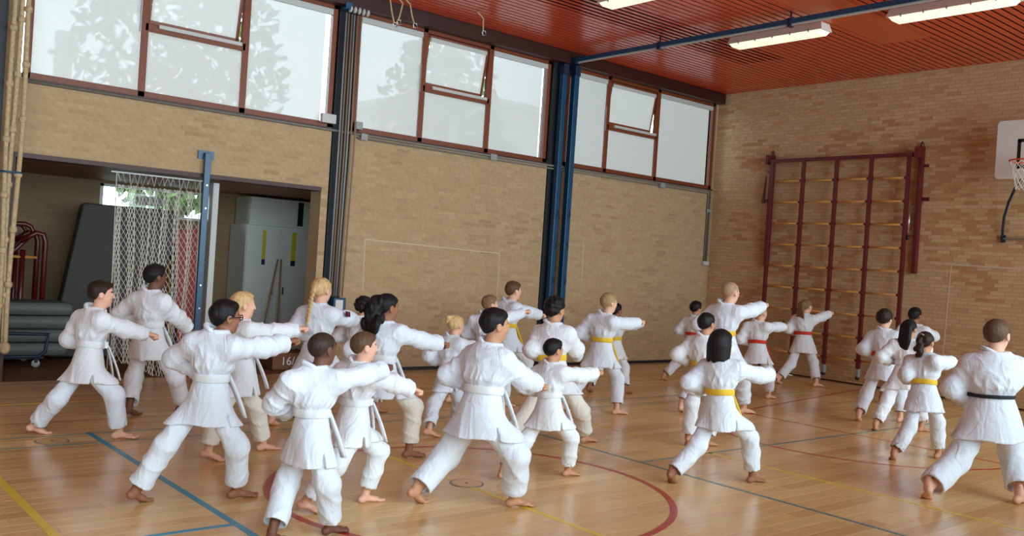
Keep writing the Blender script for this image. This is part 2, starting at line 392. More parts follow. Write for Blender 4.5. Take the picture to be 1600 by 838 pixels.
# ceiling: lacquered slats under a backing darkened to give shade in the gaps
ceiling = struct(MB().box(-0.3, RW_X + 0.3, RL_Y - 0.3, 0.3, RH_Z + 0.12, RH_Z + 0.3).build('ceiling', CEILSHADE))
def slat(xc, w, y0, y1, m=SLAT, z=0.0):
    MB().box(xc - w / 2, xc + w / 2, y0, y1, RH_Z + z, RH_Z + 0.006 + z).build('slat', m, ceiling)
x = 0.17; P_ = 0.122
while x < RW_X - 0.05:
    xc = x + P_ / 2
    if 2.0 < xc < 2.8:
        slat(xc, 0.087, -2.03, 0); slat(xc, 0.055, RL_Y, -2.04)
    elif 4.58 < xc < 5.34:
        slat(xc, 0.087, -2.0, 0); slat(xc, 0.1205, RL_Y, -2.01, SLATB, 0.002)
    else:
        slat(xc, 0.087, RL_Y, 0)
    x += P_
struct(MB().box(-0.0, 0.16, RL_Y, 0, 5.26, RH_Z + 0.02).build('trim_1', BEAM))
struct(MB().box(0.004, 0.014, -4.25, -0.0, 0.0, 0.05).box(0.004, 0.014, -8.5, -4.62, 0.0, 0.05).build('baseboard_left', STEELD))
struct(MB().box(0.02, RW_X, -0.014, -0.004, 0.0, 0.028).build('baseboard_end', FRAMED))
# steel columns set in the window wall
for i, (y0, y1) in enumerate(((-8.80, -8.50), (-4.62, -4.25), (-13.35, -13.02))):
    xo = 0.0 if i < 2 else 0.22
    c = struct(MB().box(-0.25, -0.22, y0, y1, 0, RH_Z + 0.3).box(-0.22, -0.02 + xo, (y0 + y1) / 2 - 0.02, (y0 + y1) / 2 + 0.02, 0, RH_Z).box(-0.02 + xo, 0.0 + xo, y0 + 0.02, y1 - 0.02, 0, 5.26).build('trim_%d' % (2 + i), STEELD))
struct(MB().box(-0.28, 0.012, -12.85, -8.91, 2.60, 2.655).box(-0.28, 0.01, -12.90, -12.83, 0, 2.65).build('trim_5', FRAMED))

# windows with mullions, a top-hung vent and screens
def sheet(x, y0, y1, z0, z1):          # one layer of woven screen cloth
    return MB().add([(x, y0, z0), (x, y1, z0), (x, y1, z1), (x, y0, z1)], [(0, 1, 2, 3)])
def window(idx, y0, y1, m1, m2, zt, z0=3.52, z1=5.30):
    W = MB(); xa, xb = -0.12, -0.03
    W.box(xa, xb, y0, y0 + 0.075, z0, z1).box(xa, xb, y1 - 0.075, y1, z0, z1).box(xa, xb, y0, y1, z0, z0 + 0.075).box(xa, xb, y0, y1, z1 - 0.09, z1)
    W.box(xa, xb, m1 - 0.045, m1 + 0.045, z0, z1).box(xa, xb, m2 - 0.045, m2 + 0.045, z0, z1).box(xa, xb, m1, m2, zt - 0.05, zt + 0.05)
    w = struct(W.build('window_%d' % idx, FRAMEW, bevel=0.006))
    MB().box(-0.14, 0.02, y0, y1, z0 - 0.03, z0 - 0.002).build('sill', FRAMED, w)
    for (a, b, c, d) in ((y0 + 0.075, m1 - 0.045, z0 + 0.075, z1 - 0.09), (m2 + 0.045, y1 - 0.075, z0 + 0.075, z1 - 0.09), (m1 + 0.045, m2 - 0.045, z0 + 0.075, zt - 0.05)):
        MB().box(-0.10, -0.095, a, b, c, d).build('pane', GLASS, w)
    # hanging vent, hinged at the head and pushed out at the bottom
    va, vb, vz0, vz1 = m1 + 0.05, m2 - 0.05, zt + 0.055, z1 - 0.095
    h = vz1 - vz0; ang = math.radians(9)
    V = MB(); V.box(-0.03, 0.03, va, va + 0.05, -h, 0).box(-0.03, 0.03, vb - 0.05, vb, -h, 0).box(-0.03, 0.03, va, vb, -h, -h + 0.06).box(-0.03, 0.03, va, vb, -0.05, 0)
    v = V.build('vent_sash', FRAMEW, w, bevel=0.005, loc=(-0.075, 0, vz1)); v.rotation_euler = (0, ang, 0)
    MB().box(-0.004, 0.002, va + 0.05, vb - 0.05, -h + 0.06, -0.05).build('pane', GLASS, v)
    sheet(0.032, va + 0.05, vb - 0.05, -h + 0.06, -0.06).build('screen', BLIND, v)
    MB().box(0.03, 0.055, va + 0.05, vb - 0.05, -0.10, -0.04).build('screen_box', GREYL, v)
    MB().box(-0.028, 0.012, m1 + 0.16, m2 - 0.07, zt + 0.0, zt + 0.045).build('vent_handle_bar', GREYL, w)
    for (a, b) in ((y0 + 0.075, m1 - 0.045), (m2 + 0.045, y1 - 0.075)):
        gap = 0.10 if b > m2 else 0.005
        sheet(-0.060, a + 0.004, b - gap, z0 + 0.078, z1 - 0.15).build('screen', BLIND, w)
        MB().box(-0.085, -0.032, a + 0.002, b - 0.002, z1 - 0.175, z1 - 0.095).build('screen_box', GREYL, w)
    sheet(-0.060, m1 + 0.05, m2 - 0.05, z0 + 0.078, zt - 0.055).build('screen', BLIND, w)
    MB().box(-0.02, -0.008, m1 - 0.075, m1 - 0.06, zt - 0.08, zt + 0.35).build('winding_rod', GREY, w)
window(1, -12.80, -8.80, -11.47, -10.15, 4.40)
window(2, -8.48, -4.64, -7.27, -5.96, 4.36)
window(3, -4.24, -0.06, -3.18, -1.80, 4.36)

# outdoors behind the screens: yard, block of flats, trees
struct(MB().box(-60, -3.6, -60, 40, -0.3, -0.1).build('yard_ground', ASPHALT))
bld = tag(empty('neighbouring_block', (-22, 18, 0)), 'pale low block seen dimly through the screens of the window nearest the far corner', 'building')
MB().box(-4, 4, -12, 22, -0.2, 8.2).build('wall', RENDERW, bld)
MB().box(-4.2, 4.2, -12.2, 22.2, 8.2, 8.5).build('roof_edge', GREYL, bld)
for k in range(9):
    wn = MB().box(3.98, 4.04, -10.5 + k * 3.6, -8.3 + k * 3.6, 4.9, 6.9).build('window', GREYL, bld)
    MB().box(4.03, 4.05, -10.35 + k * 3.6, -8.45 + k * 3.6, 5.0, 6.8).build('pane', WINDOWD, wn)
def tree(loc, h, rx, n, seed, label):
    t = empty('yard_tree', loc); tag(t, label, 'tree', 'trees in the yard outside')
    r = random.Random(seed); MB().tube([(0, 0, -0.1), (0.1, 0.05, h * 0.45), (0.05, 0.15, h * 0.8)], [0.22, 0.16, 0.06], 8).build('trunk', BARK, t, True)
    mb = MB()
    for _ in range(n):
        a = r.uniform(0, 6.283); zz = r.uniform(0.3, 1.0) * h; q = math.sqrt(r.random()) * rx * math.sin(min(1, (zz / h - 0.22) / 0.78) * 2.7) ** 0.7
        c = np.array([q * math.cos(a), q * math.sin(a), zz]); s = r.uniform(0.12, 0.26)
        u = np.array([r.gauss(0, 1) for _ in range(3)]); u /= np.linalg.norm(u); v = np.cross(u, [r.gauss(0, 1) for _ in range(3)]); v /= np.linalg.norm(v)
        mb.add([c - u * s, c + v * s * 0.5, c + u * s, c - v * s * 0.5], [(0, 1, 2, 3)])
    tag(mb.build('foliage', LEAF, t), kind='stuff')
tree((-9.0, -7.7, 0), 8.2, 2.4, 2400, 3, 'leafy tree showing grey through the leftmost window screens')
tree((-10.0, 0.1, 0), 8.0, 1.9, 1800, 5, 'loose tree showing grey through the middle window screens')
chm = tag(empty('street_pole', (-24, -6.55, 0)), 'tall grey pole with a crossbar seen through the leftmost window pane', 'pole')
MB().box(-0.25, 0.25, -0.25, 0.25, -0.1, 8.95).build('shaft', GREY, chm); MB().box(-0.1, 0.1, -0.5, 0.5, 8.1, 8.25).build('crossbar', GREY, chm)
# ---------------------------------------------------------------- store room behind the opening
st = MB()
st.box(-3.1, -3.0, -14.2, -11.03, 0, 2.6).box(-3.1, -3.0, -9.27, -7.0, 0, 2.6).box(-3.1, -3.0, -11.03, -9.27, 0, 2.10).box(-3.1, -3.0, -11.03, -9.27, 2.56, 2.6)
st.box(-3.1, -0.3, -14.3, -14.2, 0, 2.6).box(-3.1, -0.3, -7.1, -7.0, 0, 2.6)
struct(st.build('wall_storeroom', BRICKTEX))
struct(MB().box(-3.1, -0.28, -14.3, -7.0, 2.6, 2.66).build('ceiling_storeroom', PLY))
w4 = struct(MB().box(-3.08, -3.0, -11.03, -10.98, 2.10, 2.56).box(-3.08, -3.0, -9.32, -9.27, 2.10, 2.56).box(-3.08, -3.0, -11.03, -9.27, 2.10, 2.14).box(-3.08, -3.0, -11.03, -9.27, 2.52, 2.56)
            .box(-3.08, -3.0, -10.2, -10.16, 2.14, 2.52).build('window_4', WHITEP))
MB().box(-3.05, -3.045, -10.98, -10.2, 2.14, 2.52).build('pane', GLASS, w4); MB().box(-3.05, -3.045, -10.16, -9.32, 2.14, 2.52).build('pane', GLASS, w4)
MB().box(-3.0, -2.97, -10.45, -10.05, 2.28, 2.42).build('vent_grille', GREY, w4)

# low padded trolley with stacked grey mats
t = tag(empty('mat_trolley', (-1.55, -12.9, 0)), 'navy tube trolley on castors holding grey mats in the store opening', 'trolley')
MB().tube([(0.36, -0.75, 0.14), (0.36, 0.72, 0.14), (0.36, 0.80, 0.20), (0.36, 0.83, 0.43), (0.36, 0.40, 0.44), (0.36, -0.6, 0.44)], 0.022, 8).build('side_frame', BLUED, t, True)
MB().tube([(-0.36, -0.75, 0.14), (-0.36, 0.72, 0.14), (-0.36, 0.80, 0.20), (-0.36, 0.83, 0.43)], 0.022, 8).build('side_frame', BLUED, t, True)
MB().box(-0.37, 0.37, -0.78, 0.78, 0.115, 0.14).build('deck', STEELD, t)
for (a, b) in ((0.33, 0.70), (0.33, -0.70), (-0.33, 0.70), (-0.33, -0.70)):
    c = MB().tube([(a - 0.018, b, 0.05), (a + 0.018, b, 0.05)], 0.05, 14).build('castor', GREYL, t, True)
    MB().box(a - 0.026, a + 0.026, b - 0.02, b + 0.02, 0.06, 0.115).build('fork', STEELD, c)
for k in range(4):
    mb = MB(); z0 = 0.141 + k * 0.176; n = 14; vs = []; fs = []
    L0, L1, W2, Hh = -0.85, (1.08, 1.18, 1.20, 1.12)[k], 0.34, 0.087
    prof = [(math.copysign(abs(math.cos(a)) ** 0.22, math.cos(a)) * W2, Hh + math.copysign(abs(math.sin(a)) ** 0.25, math.sin(a)) * Hh) for a in [2 * math.pi * i / n for i in range(n)]]
    for (yy, sc) in ((L0, 0.8), (L0 + 0.06, 1), (L1 - 0.12, 1), (L1 - 0.04, 0.92), (L1, 0.62)):
        vs += [(p[0] * (0.94 + 0.06 * sc), yy, z0 + Hh + (p[1] - Hh) * sc) for p in prof]
    for i in range(4):
        for j in range(n): fs.append((i * n + j, i * n + (j + 1) % n, (i + 1) * n + (j + 1) % n, (i + 1) * n + j))
    fs += [tuple(range(n - 1, -1, -1)), tuple(4 * n + j for j in range(n))]
    o = mb.add(vs, fs).build('gym_mat', MATGREY, None, True, loc=(-1.55, -12.9, 0))
    tag(o, ('lowest', 'second lowest', 'second highest', 'topmost')[k] + ' of the grey padded mats stacked on the navy trolley', 'gym mat', 'grey mats on the trolley')

# dark crash mat leaning on the store wall, striped foam slab beside it
cm = tag(empty('crash_mat', (-2.2, -11.0, 0)), 'large charcoal crash mat leaning upright in the store room', 'crash mat')
def slab(name, m, parent, base0, base1, up, thick, lean):
    # a thick slab standing on the line base0-base1, rising up and leaning back
    b0, b1 = np.array(base0, float), np.array(base1, float); d = (b1 - b0); L = np.linalg.norm(d[:2]); d /= np.linalg.norm(d); nrm = np.array([-d[1], d[0], 0.0])
    upv = np.array([0, 0, 1.0]) * math.cos(lean) + nrm * math.sin(lean); nn = np.cross(d, upv)
    return MB().obox((b0 + b1) / 2 + upv * up / 2, d * L / 2, upv * up / 2, nn * thick / 2).build(name, m, parent, bevel=0.02)
MB().obox((0.0, 0.02, 1.11), (0.03, 0.68, 0.0), (-0.12, 0.20, 1.09), (0.14, -0.01, 0.015)).build('pad', MATDARK, cm, bevel=0.02)
MB().box(-0.02, 0.02, -0.1, 0.25, 0.0, 0.01).build('carry_strap', BLACK, cm).location = (0.32, 0, 1.2)
fm = tag(empty('foam_wedge', (-2.62, -9.86, 0)), 'tall folded mat with red and yellow edge behind the white net', 'folded mat')
for k, m in enumerate((REDV, YELV, BLUEV, REDV)):
    MB().obox((0.10 * k - 0.1, 0.02 * k, 0.98), (0.045, 0.0, 0.004), (0, 0.20, 0.05), (-0.02, -0.08, 0.97)).build('panel', m, fm)
# parallel bars
pb = tag(empty('parallel_bars', (-2.0, -12.3, 0)), 'maroon tubular bars with curved ends standing behind the grey mats', 'gym bars')
for q in (0, 1):
    dx = -0.42 * q
    MB().tube([(dx, -0.75, 1.82), (dx, 0.05, 1.85), (dx, 0.12, 1.82), (dx, 0.16, 1.74), (dx, -0.05, 1.50), (dx, -0.5, 1.16)], 0.032, 8).build('curved_rail', MAROON, pb, True)
    MB().tube([(dx + 0.06, 0.0, 1.62), (dx + 0.06, 0.18, 1.74), (dx + 0.06, 0.27, 1.72), (dx + 0.06, 0.30, 1.62), (dx + 0.06, 0.30, 0.02)], 0.036, 8).build('post', MAROON, pb, True)
    MB().tube([(dx, 0.04, 1.50), (dx, 0.04, 0.02)], 0.036, 8).build('post', MAROON, pb, True)
    MB().tube([(dx, -0.55, 1.40), (dx, 0.22, 1.40)], 0.02, 8).build('cross_rail', RUNG, pb, True)
    MB().tube([(dx, -0.6, 0.05), (dx, 0.4, 0.05)], 0.03, 8).build('foot', MAROON, pb, True)
# steel cabinets
cab = tag(empty('store_cabinet', (-2.95, -8.95, 0)), 'tall grey two-door cabinet with yellow straps in the store room', 'cabinet')
MB().box(0, 0.62, 0, 1.2, 0.02, 2.1).build('body', CABINET, cab)
for k in range(2):
    d = MB().box(0.622, 0.642, 0.01 + 0.6 * k, 0.59 + 0.6 * k, 0.06, 2.06).build('door', CABINET, cab, bevel=0.004)
    MB().box(0.643, 0.655, 0.48 if k == 0 else 0.68, 0.50 if k == 0 else 0.70, 0.98, 1.10).build('handle', BLACK, d)
    MB().box(0.643, 0.647, (0.28, 0.80)[k], (0.34, 0.88)[k], 1.55, 2.02).build('yellow_strap', YELLOWT, d)
    MB().box(0.643, 0.648, (0.28, 0.80)[k], (0.34, 0.88)[k], 1.46, 1.55).build('strap_end', BLUED, d)
cab2 = tag(empty('top_cabinet', (-2.95, -8.88, 2.105)), 'low pale cabinet on top of the tall store cabinet', 'cabinet')
MB().box(0, 0.58, 0, 1.12, 0, 0.45).build('body', CABINET, cab2)
MB().box(0.582, 0.6, 0.01, 0.82, 0.03, 0.43).build('door', CABINET, cab2, bevel=0.004)
MB().box(0.582, 0.585, 0.84, 0.94, 0.03, 0.43).build('painted_gap_shade', BLACK, cab2)  # solid black strip, paints the shade of an open gap between the doors
MB().box(0.582, 0.6, 0.955, 1.11, 0.03, 0.43).build('door', CABINET, cab2, bevel=0.004)
for k in range(2):
    o = MB().tube([(-2.05 + 0.02 * k, -8.75 + 0.30 * k, 0.0), (-2.27, -8.40 + 0.06 * k, 1.56)], 0.014, 8).build('wooden_stick', WOODS, None, True)
    tag(o, 'wooden stick leaning on the grey cabinet, ' + ('slanting more' if k == 0 else 'standing steeper'), 'stick', 'sticks leaning on the cabinet')
# pale upright of the store partition, crate with numbers
struct(MB().box(-0.42, -0.30, -10.36, -10.28, 0, 2.57).build('trim_6', GREYL))
cr = tag(empty('number_crate', (-0.62, -9.0, 0)), 'small brown wooden crate with painted white numbers on the floor', 'crate')
for (a, b, c_, d, e, f) in ((0.22, 0.24, -0.28, 0.28, 0.01, 0.24), (-0.24, -0.22, -0.28, 0.28, 0.01, 0.24)): MB().box(a, b, c_, d, e, f).build('side', CRATE, cr)
for (c_, d) in ((-0.30, -0.28), (0.28, 0.30)): MB().box(-0.24, 0.24, c_, d, 0.01, 0.25).build('end', CRATE, cr)
MB().box(-0.22, 0.22, -0.28, 0.28, 0.0, 0.02).build('bottom', CRATE, cr)
text_part('16/17', 0.17, WHITEP, cr, (0.242, 0.02, 0.12), (math.radians(90), 0, math.radians(90)), 'painted_number')

# hanging net
net = tag(empty('goal_net', (-0.13, -11.14, 0)), 'white cord goal net bunched up and hanging in the store opening', 'net')
mb = MB(); NC, NR = 36, 42; rr = random.Random(4)
ph = [rr.uniform(0, 6.28) for _ in range(4)]
def netp(i, j):
    v = j / NR; u = (i + (0.5 if j % 2 else 0)) / NC
    y = (u - 0.5) * (1.06 - 0.03 * v) + 0.012 * math.sin(9 * v + ph[0] + 11 * u) + 0.03 * v
    x = 0.055 * math.sin(2 * math.pi * u * 6 + ph[1] + v * 1.2) + 0.03 * math.sin(2 * math.pi * u * 13 + ph[2])
    return np.array([x, y, 2.41 - v * (2.35 - 0.12 * math.sin(u * 5 + 1))])
segs = []
for j in range(NR):
    for i in range(NC):
        segs.append((netp(i, j), netp(i, j + 1)))
        k = i + 1 if j % 2 else i - 1
        if 0 <= k < NC: segs.append((netp(i, j), netp(k, j + 1)))
for a, b in segs: mb.tube([a, b], 0.0038, 3, caps=False)
mb.build('mesh_cords', NETW, net)
mb = MB(); pts = []
for k in range(31):
    pts.append((0.02 * math.sin(k * 2.1), -0.52 + k * 1.04 / 30, 2.56 if k % 2 == 0 else 2.56 - rr.uniform(0.10, 0.17)))
mb.tube(pts, 0.006, 5).build('hanging_cord', NETW, net, True)
for s in (-0.53, 0.53): MB().tube([(0, s, 2.56), (0.01, s + 0.02, 1.3), (0, s + 0.03, 0.1)], 0.007, 5).build('edge_cord', NETW, net, True)
MB().box(-0.015, 0.015, -0.6, 0.6, 2.552, 2.57).build('track', GREYL, net)

# blue upright standing in the opening
bp = tag(empty('blue_upright', (0.06, -10.61, 0)), 'single blue steel upright bracketed to the wall above the store opening', 'post')
MB().box(-0.03, 0.03, -0.04, 0.04, 0, 2.92).build('tube', BLUE, bp, bevel=0.006)
MB().box(-0.05, -0.03, -0.11, 0.10, 2.84, 2.95).build('wall_bracket', BLUE, bp)
for z in (2.5, 2.2, 1.2, 0.9): MB().lathe((0, 0, 0), [(0.012, 0.0), (0.012, 0.012)], 8).build('bolt', CHROME, bp).matrix_local = Matrix.Translation((0.03, 0, z)) @ Matrix.Rotation(math.radians(90), 4, 'Y')

# ---------------------------------------------------------------- things on the window wall
# climbing ropes drawn aside at the left
for k, (y, x, top) in enumerate(((-12.99, 0.30, 5.4), (-12.92, 0.26, 5.4), (-12.86, 0.30, 5.4))):
    e = tag(empty('climbing_rope', (x, y, 0)), ('leftmost', 'middle', 'rightmost')[k] + ' of the tan knotted climbing ropes hanging beside the left window', 'rope', 'climbing ropes drawn to the wall')
    rr = random.Random(20 + k); pts = []
    for i in range(28): z = 0.45 + (top - 0.45) * i / 27; pts.append((0.015 * math.sin(z * 2 + k), 0.03 * math.sin(z * 1.3 + k * 1.7) * (1 - z / 6), z))
    MB().tube(pts, 0.027, 8).build('rope', ROPE, e, True)
    for z in [0.9 + 0.62 * q + 0.12 * k for q in range(7)]:
        i = min(27, max(0, int((z - 0.45) / (top - 0.45) * 27))); p = pts[i]
        MB().lathe((p[0], p[1], z), [(0.024, -0.04), (0.040, -0.025), (0.045, 0.0), (0.040, 0.025), (0.024, 0.04)], 10).build('knot', ROPE, e, True)
    MB().lathe((pts[0][0], pts[0][1], 0.36), [(0.02, 0.0), (0.05, 0.03), (0.055, 0.09), (0.03, 0.13)], 10).build('end_whipping', ROPE, e, True)
tag(MB().tube([(0.24, -13.05, 2.40), (0.34, -13.03, 2.40), (0.34, -12.83, 2.40), (0.26, -12.80, 2.40)], 0.012, 6).build('blue_strap', BLUE, None, True), 'thin blue strap tying the climbing ropes together', 'strap')

# hoisting cords at the first steel column
for k, y in enumerate((-8.74, -8.70, -8.65, -8.61, -8.56, -8.50)):
    o = MB().tube([(0.10, y, 5.16), (0.095 + 0.004 * k, y + 0.01, 3.2), (0.09, y + 0.005 - 0.004 * k, 1.11)], 0.013, 6).build('hoist_cord', CABLE if k % 3 else GREY, None, True)
    tag(o, ('leftmost', 'second from left', 'third from left', 'fourth from left', 'fifth from left', 'rightmost')[k] + ' of six hoisting cords running down the dark column', 'cord', 'hoisting cords on the column')
pu = tag(empty('pulley_block', (0.12, -8.62, 5.22)), 'blue pulley bracket with grey wheels under the ceiling beam', 'pulley')
MB().box(-0.06, 0.06, -0.18, -0.08, -0.02, 0.08).build('bracket', BLUE, pu, bevel=0.005); MB().box(-0.03, 0.03, -0.18, 0.22, 0.02, 0.06).build('bar', STEELD, pu)
for k in range(5): MB().tube([(0.02, -0.10 + 0.07 * k, 0.0), (0.02, -0.075 + 0.07 * k, 0.0)], 0.05, 14).build('wheel', GREYL, pu, True)
for k, (y, x, L, a) in enumerate(((-8.36, 0.62, 0.26, 0.35), (-8.12, 0.58, 0.20, -0.3), (-8.02, 0.62, 0.2, 0.45), (-6.9, 0.9, 0.13, 0.1))):
    e = tag(empty('ring_strap', (x, y, 5.30)), ('leftmost strap with buckle', 'second strap with buckle from the left', 'third strap with buckle from the left', 'small lone cord loop')[k] + ' hanging under the ceiling slats', 'strap', 'straps hanging under the ceiling')
    MB().tube([(0, -0.12, 0.14), (0, -0.06, 0.10), (0, 0, 0.06), (0, a * L * 0.5, -L * 0.5), (0, a * L, -L)], 0.011, 6).build('webbing', ROPE, e, True)
    MB().tube([(0.015, a * L - 0.03, -L), (0.015, a * L + 0.03, -L + 0.01), (0.015, a * L + 0.045, -L - 0.05), (0.015, a * L - 0.015, -L - 0.06)], 0.007, 6, closed=True).build('buckle', CHROME, e, True)
    MB().tube([(0, -0.12, 0.13), (0, -0.12, 0.30)], 0.006, 6).build('hanger', STEELD, e, True)
nb = tag(empty('control_box', (0.02, -8.56, 0.95)), 'small blue box with a white notice at the foot of the column', 'box')
MB().box(-0.01, 0.10, -0.1, 0.1, -0.14, 0.14).build('case', BLUE, nb, bevel=0.008); MB().box(0.101, 0.103, -0.07, 0.05, -0.03, 0.11).build('notice', WHITEP, nb)

# conduit under the sills
cdn = tag(empty('wall_conduit', (0, 0, 3.47)), 'grey double conduit running under the windows and down the corner', 'conduit')
MB().tube([(0.03, -12.8, 0.01), (0.03, -0.16, 0.01), (0.03, -0.12, -0.03), (0.03, -0.12, -1.42)], 0.018, 8).build('upper_pipe', CONDUIT, cdn, True)
MB().tube([(0.03, -8.4, -0.04), (0.03, -0.22, -0.04), (0.03, -0.19, -0.08), (0.03, -0.19, -1.42)], 0.014, 8).build('lower_pipe', CONDUIT, cdn, True)
for (y, z, s) in ((-8.30, -0.01, 0.055), (-5.86, 0.0, 0.065), (-1.65, -0.02, 0.07)): MB().box(0.012, 0.075, y - s, y + s, z - 0.06, z + 0.04).build('junction_box', GREY, cdn, bevel=0.005)
MB().box(0.012, 0.07, -0.24, -0.07, -1.50, -1.42).build('end_box', GREYL, cdn, bevel=0.005)
MB().box(0.012, 0.05, -0.22, -0.08, -0.42, -0.36).build('pipe_clip', GREY, cdn)
sw = tag(empty('screen_motor_box', (0.05, -8.90, 3.63)), 'white switch box at the lower corner of the leftmost window', 'switch box')
MB().box(-0.04, 0.04, -0.11, 0.11, -0.065, 0.065).build('case', GREYL, sw, bevel=0.006); MB().tube([(0, 0.05, 0.06), (0, 0.05, 0.10)], 0.008, 6).build('gland', BLACK, sw, True)
sw2 = tag(empty('screen_motor_box', (0.05, -8.40, 3.60)), 'small grey switch box right of the hoisting cords', 'switch box')
MB().box(-0.04, 0.03, -0.055, 0.055, -0.055, 0.055).build('case', GREY, sw2, bevel=0.006); MB().tube([(0, 0.0, -0.05), (0, 0.0, -0.09)], 0.008, 6).build('gland', BLACK, sw2, True)

# blue posts and the rail crossing the hall
def blue_post(y, x, w, lab, top=5.22):
    e = tag(empty('blue_post', (x, y, 0)), lab, 'post', 'blue posts at the second column')
    MB().box(-w / 2, w / 2, -w / 2, w / 2, 0.012, top).build('tube', BLUE, e, bevel=0.008)
    MB().box(-0.09, 0.09, -0.07, 0.07, 0, 0.012).build('base_plate', STEELD, e)
    MB().box(-0.07, 0.07, -0.06, 0.06, top - 0.16, top + 0.02).build('head_clamp', BLUED, e, bevel=0.005)
    for z in (1.45, 2.05, 2.6): MB().tube([(w / 2 + 0.02, 0.0, z), (w / 2 + 0.02, 0.03, z + 0.05), (w / 2 + 0.02, 0.0, z + 0.1)], 0.006, 6).build('hook', BLUED, e, True)
blue_post(-4.46, 0.10, 0.10, 'left of the two blue steel posts beside the dark column')
blue_post(-4.24, 0.16, 0.11, 'right of the two blue steel posts beside the dark column')
rl = tag(empty('overhead_rail', (0.2, -4.30, 5.32)), 'long blue steel rail crossing the hall under the red ceiling', 'rail')
MB().box(0, RW_X - 0.3, -0.035, 0.035, -0.03, 0.04).build('beam', BLUE, rl, bevel=0.004)
MB().box(0.02, RW_X - 0.3, -0.012, 0.012, -0.055, -0.03).build('track', GREYL, rl)
MB().box(-0.08, 0.08, -0.07, 0.07, -0.07, 0.05).build('end_clamp', BLUED, rl)
for k in range(6):
    hx = 1.9 + 2.35 * k
    if hx < RW_X - 0.5: MB().tube([(hx, 0, -0.07), (hx, 0, 0.15)], 0.012, 6).build('hanger', BLUED, rl, True); MB().box(hx - 0.025, hx + 0.025, -0.045, 0.045, -0.07, 0.05).build('hanger_clip', BLUED, rl)

# painted game outlines on the bricks, worn thin
def wall_line(p, q, w, n, nm='wall_marking'):
    a, b = np.array(p, float), np.array(q, float); d = b - a; L = np.linalg.norm(d); d /= L; s = np.cross(d, n)
    return (a + b) / 2, d * L / 2, s * w / 2, np.array(n, float) * 0.0012
def marking(wall, segs, n, w=0.02):
    for p, q in segs:
        c, a, b, h = wall_line(p, q, w, n); MB().obox(c, a, b, h).build('painted_line', CHALK, wall)
marking(wall_left, [((0.0012, -8.14, 1.96), (0.0012, -5.55, 1.90)), ((0.0012, -8.14, 1.96), (0.0012, -8.12, 1.2)), ((0.0012, -5.55, 1.90), (0.0012, -5.55, 1.2)), ((0.0012, -3.62, 2.2), (0.0012, -3.6, 1.5))], (1, 0, 0), 0.012)
marking(wall_end, [((4.92, -0.0012, 2.20), (4.88, -0.0012, 0.6)), ((4.92, -0.0012, 2.20), (7.2, -0.0012, 2.16))], (0, -1, 0), 0.022)

# ---------------------------------------------------------------- climbing frame on the far wall
cf = tag(empty('climbing_rack', (0, -0.22, 0)), 'maroon climbing frame with five uprights and varnished wooden rungs on the far wall', 'climbing frame')
UX = (1.53, 2.20, 2.87, 3.53, 4.20)
for i, ux in enumerate(UX):
    MB().box(ux - 0.032, ux + 0.032, -0.03, 0.03, 0.30 if i else 0.30, 4.0).build('upright', MAROON, cf, bevel=0.006)
    ft = MB().box(ux - 0.036, ux + 0.036, -0.034, 0.034, 0.16, 0.31).build('foot', GREY, cf, bevel=0.01); MB().tube([(ux - 0.02, 0, 0.15), (ux + 0.02, 0, 0.15)], 0.04, 12).build('roller', STEELD, ft, True)
MB().box(UX[0] - 0.06, UX[-1] + 0.06, -0.035, 0.035, 3.985, 4.05).build('top_bar', MAROON, cf, bevel=0.006)
for r in range(9):
    z = 3.63 - 0.398 * r
    for b in range(4):
        rg = MB().tube([(UX[b] + 0.03, 0, z), (UX[b + 1] - 0.03, 0, z)], 0.017, 8).build('rung', RUNG, cf, True)
        for s, ux in ((1, UX[b]), (-1, UX[b + 1])): MB().tube([(ux + s * 0.03, 0, z), (ux + s * 0.06, 0, z)], 0.024, 8).build('rung_socket', MAROON, rg, True)
for (sx, s) in ((UX[0] - 0.12, -1), (UX[-1] + 0.13, 1)):
    MB().box(sx - 0.035, sx + 0.035, 0.12, 0.215, 2.02, 4.16).build('wall_post', MAROON, cf, bevel=0.006)
    MB().box(sx - 0.03, sx + 0.03, -0.04, 0.12, 3.96, 4.14).build('hinge_arm', MAROON, cf, bevel=0.005)
    MB().lathe((sx, 0.16, 4.16), [(0.03, 0), (0.03, 0.05), (0.012, 0.09)], 10).build('pivot_cap', MAROON, cf)
    MB().add([(sx + s * 0.036, 0.05, 3.75), (sx + s * 0.10, 0.05, 3.22), (sx + s * 0.036, 0.05, 3.22), (sx + s * 0.036, 0.02, 3.75), (sx + s * 0.10, 0.02, 3.22), (sx + s * 0.036, 0.02, 3.22)], [(0, 1, 2), (5, 4, 3), (0, 3, 4, 1), (1, 4, 5, 2), (2, 5, 3, 0)]).build('gusset', MAROON, cf)
    MB().box(sx + s * 0.03, sx + s * 0.16, 0.19, 0.205, 3.25, 3.31).build('wall_lug', MAROON, cf); MB().box(sx + s * 0.03, sx + s * 0.12, 0.19, 0.205, 3.82, 3.87).build('wall_lug', MAROON, cf)
    g = MB().tube([(sx - s * 0.07, 0.02, 3.15), (sx - s * 0.075, 0.02, 2.66)], 0.014, 8).build('gas_strut', CHROME, cf, True); MB().tube([(sx - s * 0.075, 0.02, 2.66), (sx - s * 0.075, 0.02, 2.58)], 0.022, 8).build('strut_end', STEELD, g, True)
for ux in (1.98, 4.0):
    MB().tube([(ux, 0.0, 0.86), (ux + 0.03, -0.03, 1.02), (ux + 0.05, 0.0, 0.88)], 0.01, 6).build('latch_hook', STEELD, cf, True)

